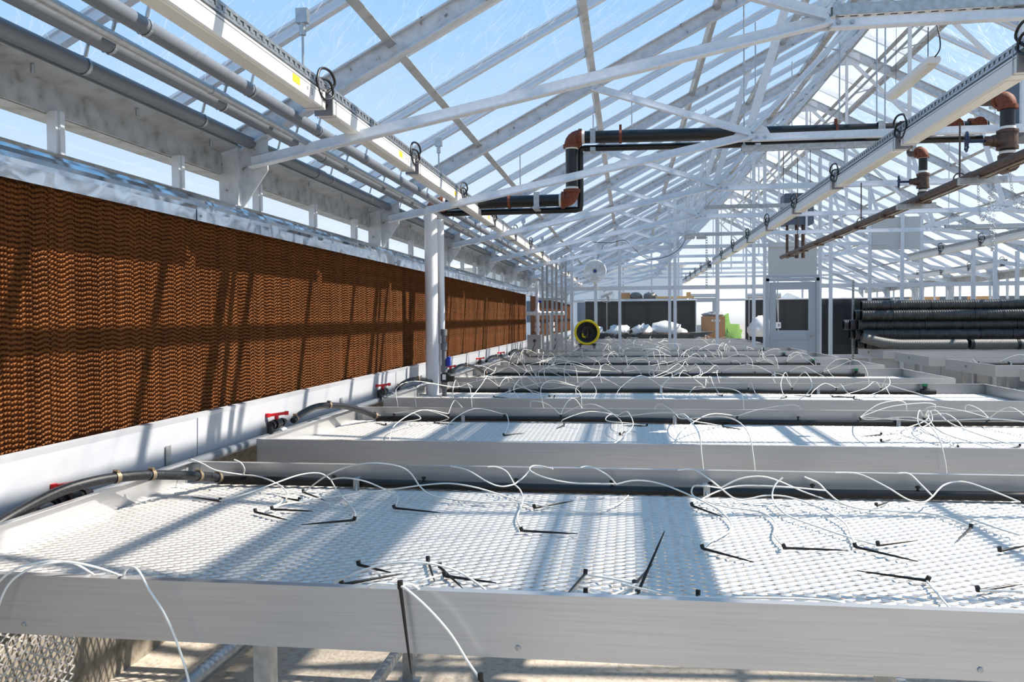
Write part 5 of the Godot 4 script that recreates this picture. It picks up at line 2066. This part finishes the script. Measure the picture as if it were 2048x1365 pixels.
	for i in 2:
		var bt := thing("outbuilding", names[i], "building", P(-1 + i * 9, 0, 40))
		sb = Mb.new()
		var xx := -4.0 + i * 18.4
		sb.box(P(xx, (3.8 - i * 1.6) / 2, 42), Vector3(13.0, 3.8 - i * 1.6, 6.0))
		part(sb, "wall", M.cladding if i == 0 else M.timber, bt)
		sb = Mb.new()
		sb.extrude(P(xx - 6.7, 3.8 - i * 1.6, 42), P(xx + 6.7, 3.8 - i * 1.6, 42), PackedVector2Array([Vector2(-3.3, 0), Vector2(3.3, 0), Vector2(0, 0.35)]))
		part(sb, "roof", M.white_sheet, bt)
		for k in 5:
			sb = Mb.new()
			sb.box(P(xx - 5 + k * 2.4, 1.7, 38.98), Vector3(1.1, 1.0, 0.06))
			part(sb, "window", M.heater_grey, bt)
	var hd := thing("shrub", "green shrub outside the far door", "shrub", P(3.4, 0, 31))
	sb = Mb.new()
	blob(sb, P(3.4, 0.45, 31.5), Vector3(0.7, 0.8, 0.6), 12, 0.9)
	part(sb, "foliage", M.hedge, hd)


# drip lines as they lie on the front bench: tube points, then the stake, as x, height, depth
func traced() -> Array:
	return [
		[[[-1.448,0.738,2.775],[-1.363,0.758,2.803],[-1.3,0.778,2.872],[-1.228,0.798,2.971],[-1.163,0.798,3.009],[-1.124,0.773,3.017]],[[-1.453,0.734,2.785],[-1.595,0.734,2.846]]],
		[[[-1.504,0.773,3.077],[-1.4,0.778,3.014],[-1.309,0.758,2.971],[-1.249,0.738,2.909],[-1.221,0.734,2.798],[-1.232,0.734,2.664],[-1.248,0.734,2.639]],[[-1.248,0.734,2.639],[-1.029,0.734,2.502]]],
		[[[-1.504,0.773,3.077],[-1.492,0.798,3.063],[-1.491,0.828,3.033],[-1.524,0.838,3.044]],[]],
		[[[-1.504,0.773,3.077],[-1.592,0.798,3.029],[-1.664,0.818,3.059],[-1.731,0.828,3.094]],[]],
		[[[-1.037,0.738,2.773],[-1.102,0.738,2.803],[-1.185,0.743,2.725],[-1.208,0.734,2.683]],[[-1.208,0.734,2.683],[-1.059,0.734,2.672]]],
		[[[-0.759,0.773,2.941],[-0.787,0.828,2.912],[-0.826,0.858,2.872],[-0.886,0.878,2.801],[-0.983,0.858,2.847],[-1.081,0.818,2.871],[-1.175,0.758,2.942],[-1.208,0.736,2.959]],[[-1.209,0.734,2.962],[-1.07,0.734,2.829]]],
		[[[-1.124,0.773,3.018],[-1.077,0.748,2.954],[-1.009,0.738,2.845],[-0.912,0.738,2.67],[-0.881,0.734,2.571]],[[-0.88,0.734,2.566],[-1.027,0.734,2.488]]],
		[[[-1.124,0.773,3.018],[-1.038,0.798,2.93],[-0.958,0.788,2.925],[-0.881,0.758,2.925],[-0.827,0.738,2.892],[-0.796,0.734,2.75]],[[-0.795,0.734,2.745],[-0.618,0.734,2.693]]],
		[[[-0.759,0.773,2.941],[-0.781,0.778,2.889],[-0.945,0.748,2.922],[-1.061,0.738,2.883],[-1.167,0.736,2.816]],[[-1.171,0.734,2.825],[-1.257,0.734,2.867]]],
		[[[-0.759,0.773,2.941],[-0.711,0.748,2.91],[-0.63,0.738,2.884],[-0.5,0.738,2.848],[-0.381,0.738,2.854],[-0.255,0.738,2.789],[-0.173,0.734,2.759],[-0.1,0.734,2.784],[-0.038,0.734,2.881],[-0.002,0.738,3.011]],[[-0.002,0.734,3.03],[-0.012,0.734,2.98]]],
		[[[-0.759,0.773,2.941],[-0.65,0.788,2.917],[-0.553,0.788,2.871],[-0.474,0.768,2.873],[-0.384,0.738,2.881],[-0.318,0.734,2.8]],[[-0.318,0.734,2.8],[-0.194,0.734,2.919]]],
		[[[-0.415,0.773,2.997],[-0.451,0.808,3.052],[-0.492,0.823,3.065],[-0.524,0.823,3.062]],[]],
		[[[-0.415,0.773,2.997],[-0.394,0.748,3.007],[-0.37,0.738,2.883],[-0.359,0.734,2.649],[-0.326,0.734,2.51]],[[-0.322,0.734,2.49],[-0.152,0.734,2.472]]],
		[[[-0.415,0.773,2.997],[-0.452,0.778,2.931],[-0.497,0.798,2.903],[-0.589,0.823,2.992],[-0.663,0.828,3.039]],[]],
		[[[-0.046,0.773,3.042],[-0.197,0.788,2.968],[-0.294,0.808,2.951],[-0.355,0.823,2.997],[-0.359,0.828,3.064],[-0.332,0.828,3.077],[-0.278,0.823,3.049]],[]],
		[[[-0.415,0.773,2.997],[-0.38,0.798,3.044],[-0.362,0.828,3.056]],[]],
		[[[-0.046,0.773,3.033],[-0.076,0.808,3.02],[-0.141,0.828,3.077],[-0.177,0.828,3.056]],[]],
		[[[0.322,0.773,3.003],[0.28,0.808,2.987],[0.231,0.828,3.055],[0.175,0.828,3.038]],[]],
		[[[0.322,0.773,3.003],[0.388,0.808,2.998],[0.462,0.818,2.999],[0.53,0.798,3.01],[0.623,0.758,3.013],[0.745,0.738,2.901],[0.848,0.734,2.873],[0.986,0.734,2.833],[1.03,0.734,2.678]],[[1.026,0.734,2.669],[0.918,0.734,2.496]]],
		[[[0.322,0.773,3.003],[0.363,0.748,2.953],[0.404,0.743,2.964],[0.476,0.758,2.966],[0.55,0.758,2.941],[0.627,0.743,2.853],[0.662,0.738,2.691],[0.647,0.734,2.541],[0.629,0.734,2.423]],[[0.627,0.734,2.413],[0.751,0.734,2.287]]],
		[[[-0.046,0.773,3.033],[0.028,0.788,3.037],[0.125,0.778,3.018],[0.251,0.748,2.895],[0.303,0.738,2.771],[0.316,0.734,2.621],[0.287,0.734,2.524],[0.233,0.734,2.431],[0.205,0.734,2.357]],[[0.204,0.734,2.351],[0.325,0.734,2.234]]],
		[[[0.678,0.773,2.996],[0.523,0.788,2.973],[0.384,0.778,3.019],[0.292,0.758,2.979],[0.217,0.736,2.885]],[[0.215,0.734,2.885],[0.299,0.734,2.734]]],
		[[[0.678,0.773,2.996],[0.654,0.798,3.004],[0.608,0.818,3.003]],[]],
		[[[0.322,0.773,3.003],[0.257,0.788,2.964],[0.226,0.778,2.993],[0.228,0.748,2.971],[0.314,0.738,2.871],[0.427,0.734,2.815],[0.455,0.734,2.686],[0.424,0.734,2.517],[0.431,0.734,2.392]],[[0.43,0.734,2.382],[0.597,0.734,2.377]]],
		[[[0.532,0.818,2.985],[0.5,0.788,2.971],[0.491,0.748,2.935],[0.505,0.738,2.765],[0.577,0.734,2.625],[0.647,0.734,2.498],[0.694,0.734,2.441]],[[0.695,0.734,2.441],[0.82,0.734,2.506]]],
		[[[1.008,0.773,2.934],[0.969,0.758,2.908],[0.918,0.768,2.902],[0.852,0.808,2.907],[0.795,0.828,3.022],[0.721,0.828,3.041]],[]],
		[[[1.008,0.773,2.934],[0.994,0.798,3.004],[0.967,0.828,3.039],[0.931,0.828,3.046]],[]],
		[[[1.008,0.773,2.934],[1.073,0.798,3.012],[1.158,0.798,3.071],[1.229,0.778,3.027],[1.305,0.748,2.988]],[[1.334,0.734,3.054],[1.401,0.734,2.973]]],
		[[[0.678,0.773,2.996],[0.71,0.748,2.912],[0.769,0.738,2.875],[0.831,0.734,2.943]],[[0.831,0.734,2.943],[0.893,0.734,3.015]]],
		[[[0.696,0.734,1.885],[0.705,0.734,1.998],[0.716,0.734,2.12]],[[0.718,0.734,2.125],[0.571,0.734,2.187]]],
		[[[-0.019,0.748,1.97],[0.078,0.748,1.911],[0.157,0.743,1.908],[0.251,0.748,1.904],[0.373,0.758,1.882],[0.444,0.758,1.872],[0.48,0.748,1.868],[0.484,0.738,1.86]],[[0.158,0.734,1.956],[0.136,0.734,1.868]]],
		[[[0.901,0.738,2.05],[0.842,0.738,2.05],[0.809,0.736,2.052]],[[0.809,0.734,2.058],[0.933,0.734,2.123]]],
		[[[1.127,0.738,2.578],[1.093,0.738,2.665],[1.046,0.738,2.835]],[[1.004,0.734,2.416],[1.1,0.734,2.481]]],
		[[[-0.706,0.748,1.875],[-0.648,0.788,1.819],[-0.578,0.818,1.806],[-0.501,0.838,1.786],[-0.429,0.838,1.782],[-0.375,0.818,1.797],[-0.325,0.788,1.795],[-0.301,0.758,1.813]],[[-0.533,0.734,2.152],[-0.463,0.734,1.946]]],
		[[[-0.605,0.738,1.886],[-0.583,0.74,1.927],[-0.573,0.736,1.984]],[[-0.705,0.734,2.094],[-0.603,0.734,2.039]]],
		[[[-0.526,0.738,1.889],[-0.505,0.743,1.952],[-0.468,0.738,2.02]],[[-0.487,0.734,2.096],[-0.397,0.734,1.941]]],
		[[[-0.692,0.738,1.907],[-0.605,0.74,1.886],[-0.572,0.738,1.978]],[[-0.693,0.734,1.933],[-0.571,0.734,2.035]]],
		[[[-0.5,0.738,1.898],[-0.411,0.74,1.908],[-0.284,0.74,1.88],[-0.126,0.738,1.869],[0.042,0.738,1.855]],[[-0.458,0.734,2.027],[-0.322,0.734,1.988]]],
		[[[0.047,0.738,1.979],[-0.032,0.738,2.035],[-0.1,0.738,2.062]],[[-0.11,0.734,2.083],[-0.148,0.734,1.908]]],
		[[[-0.018,0.738,1.888],[-0.05,0.738,1.905],[-0.09,0.738,1.924]],[[-0.102,0.734,1.94],[-0.107,0.734,1.883]]],
		[[[-0.057,0.738,1.895],[-0.011,0.738,1.96],[0.013,0.738,2.001]],[[0.013,0.734,2.013],[0.074,0.734,2.236]]],
	]


func _ready() -> void:
	rng.seed = 11
	# camera
	var cam := Camera3D.new()
	cam.name = "camera"
	cam.fov = 2.0 * rad_to_deg(atan(682.5 / 1660.6))
	cam.near = 0.05
	cam.far = 400.0
	cam.transform = Transform3D(Basis(Vector3(0.990333, -0.008142, -0.138473), Vector3(0.004332, 0.999604, -0.027796), Vector3(0.138644, 0.026927, 0.989976)), Vector3(0, EYE, 0))
	add_child(cam)
	cam.current = true
	# sky
	var env := Environment.new()
	env.background_mode = Environment.BG_SKY
	var sky := Sky.new()
	var ps := ProceduralSkyMaterial.new()
	ps.sky_top_color = Color(0.35, 0.62, 0.83)
	ps.sky_horizon_color = Color(0.92, 0.925, 0.92)
	ps.sky_curve = 0.16
	ps.ground_bottom_color = Color(0.62, 0.60, 0.57)
	ps.ground_horizon_color = Color(0.80, 0.82, 0.84)
	ps.sky_energy_multiplier = 1.0
	sky.sky_material = ps
	env.sky = sky
	env.tonemap_mode = Environment.TONE_MAPPER_LINEAR
	env.tonemap_exposure = 1.45
	env.sdfgi_enabled = true
	env.ssao_enabled = true
	env.ssil_enabled = true
	var we := WorldEnvironment.new()
	we.name = "environment"
	we.environment = env
	add_child(we)
	# sun, high over the right-hand slope and a little ahead
	var sun := DirectionalLight3D.new()
	sun.name = "sun"
	sun.light_energy = 2.3
	sun.light_color = Color(1.0, 0.96, 0.90)
	sun.light_angular_distance = 0.55
	sun.shadow_enabled = true
	sun.basis = Basis.looking_at(Vector3(-1.0, -1.15, 0.22).normalized(), Vector3.UP)
	add_child(sun)
	make_materials()
	build_floor()
	build_roof()
	side_wall(false)
	side_wall(true)
	build_truss()
	build_partition()
	print("shell done ", Time.get_ticks_msec())
	build_pads()
	build_eave_pipes()
	build_downpipe()
	build_supply()
	build_low_corner()
	print("left side done ", Time.get_ticks_msec())
	build_benches()
	print("benches done ", Time.get_ticks_msec())
	build_lamps()
	build_steam()
	build_machines()
	build_drains()
	build_far()
	print("all done ", Time.get_ticks_msec())
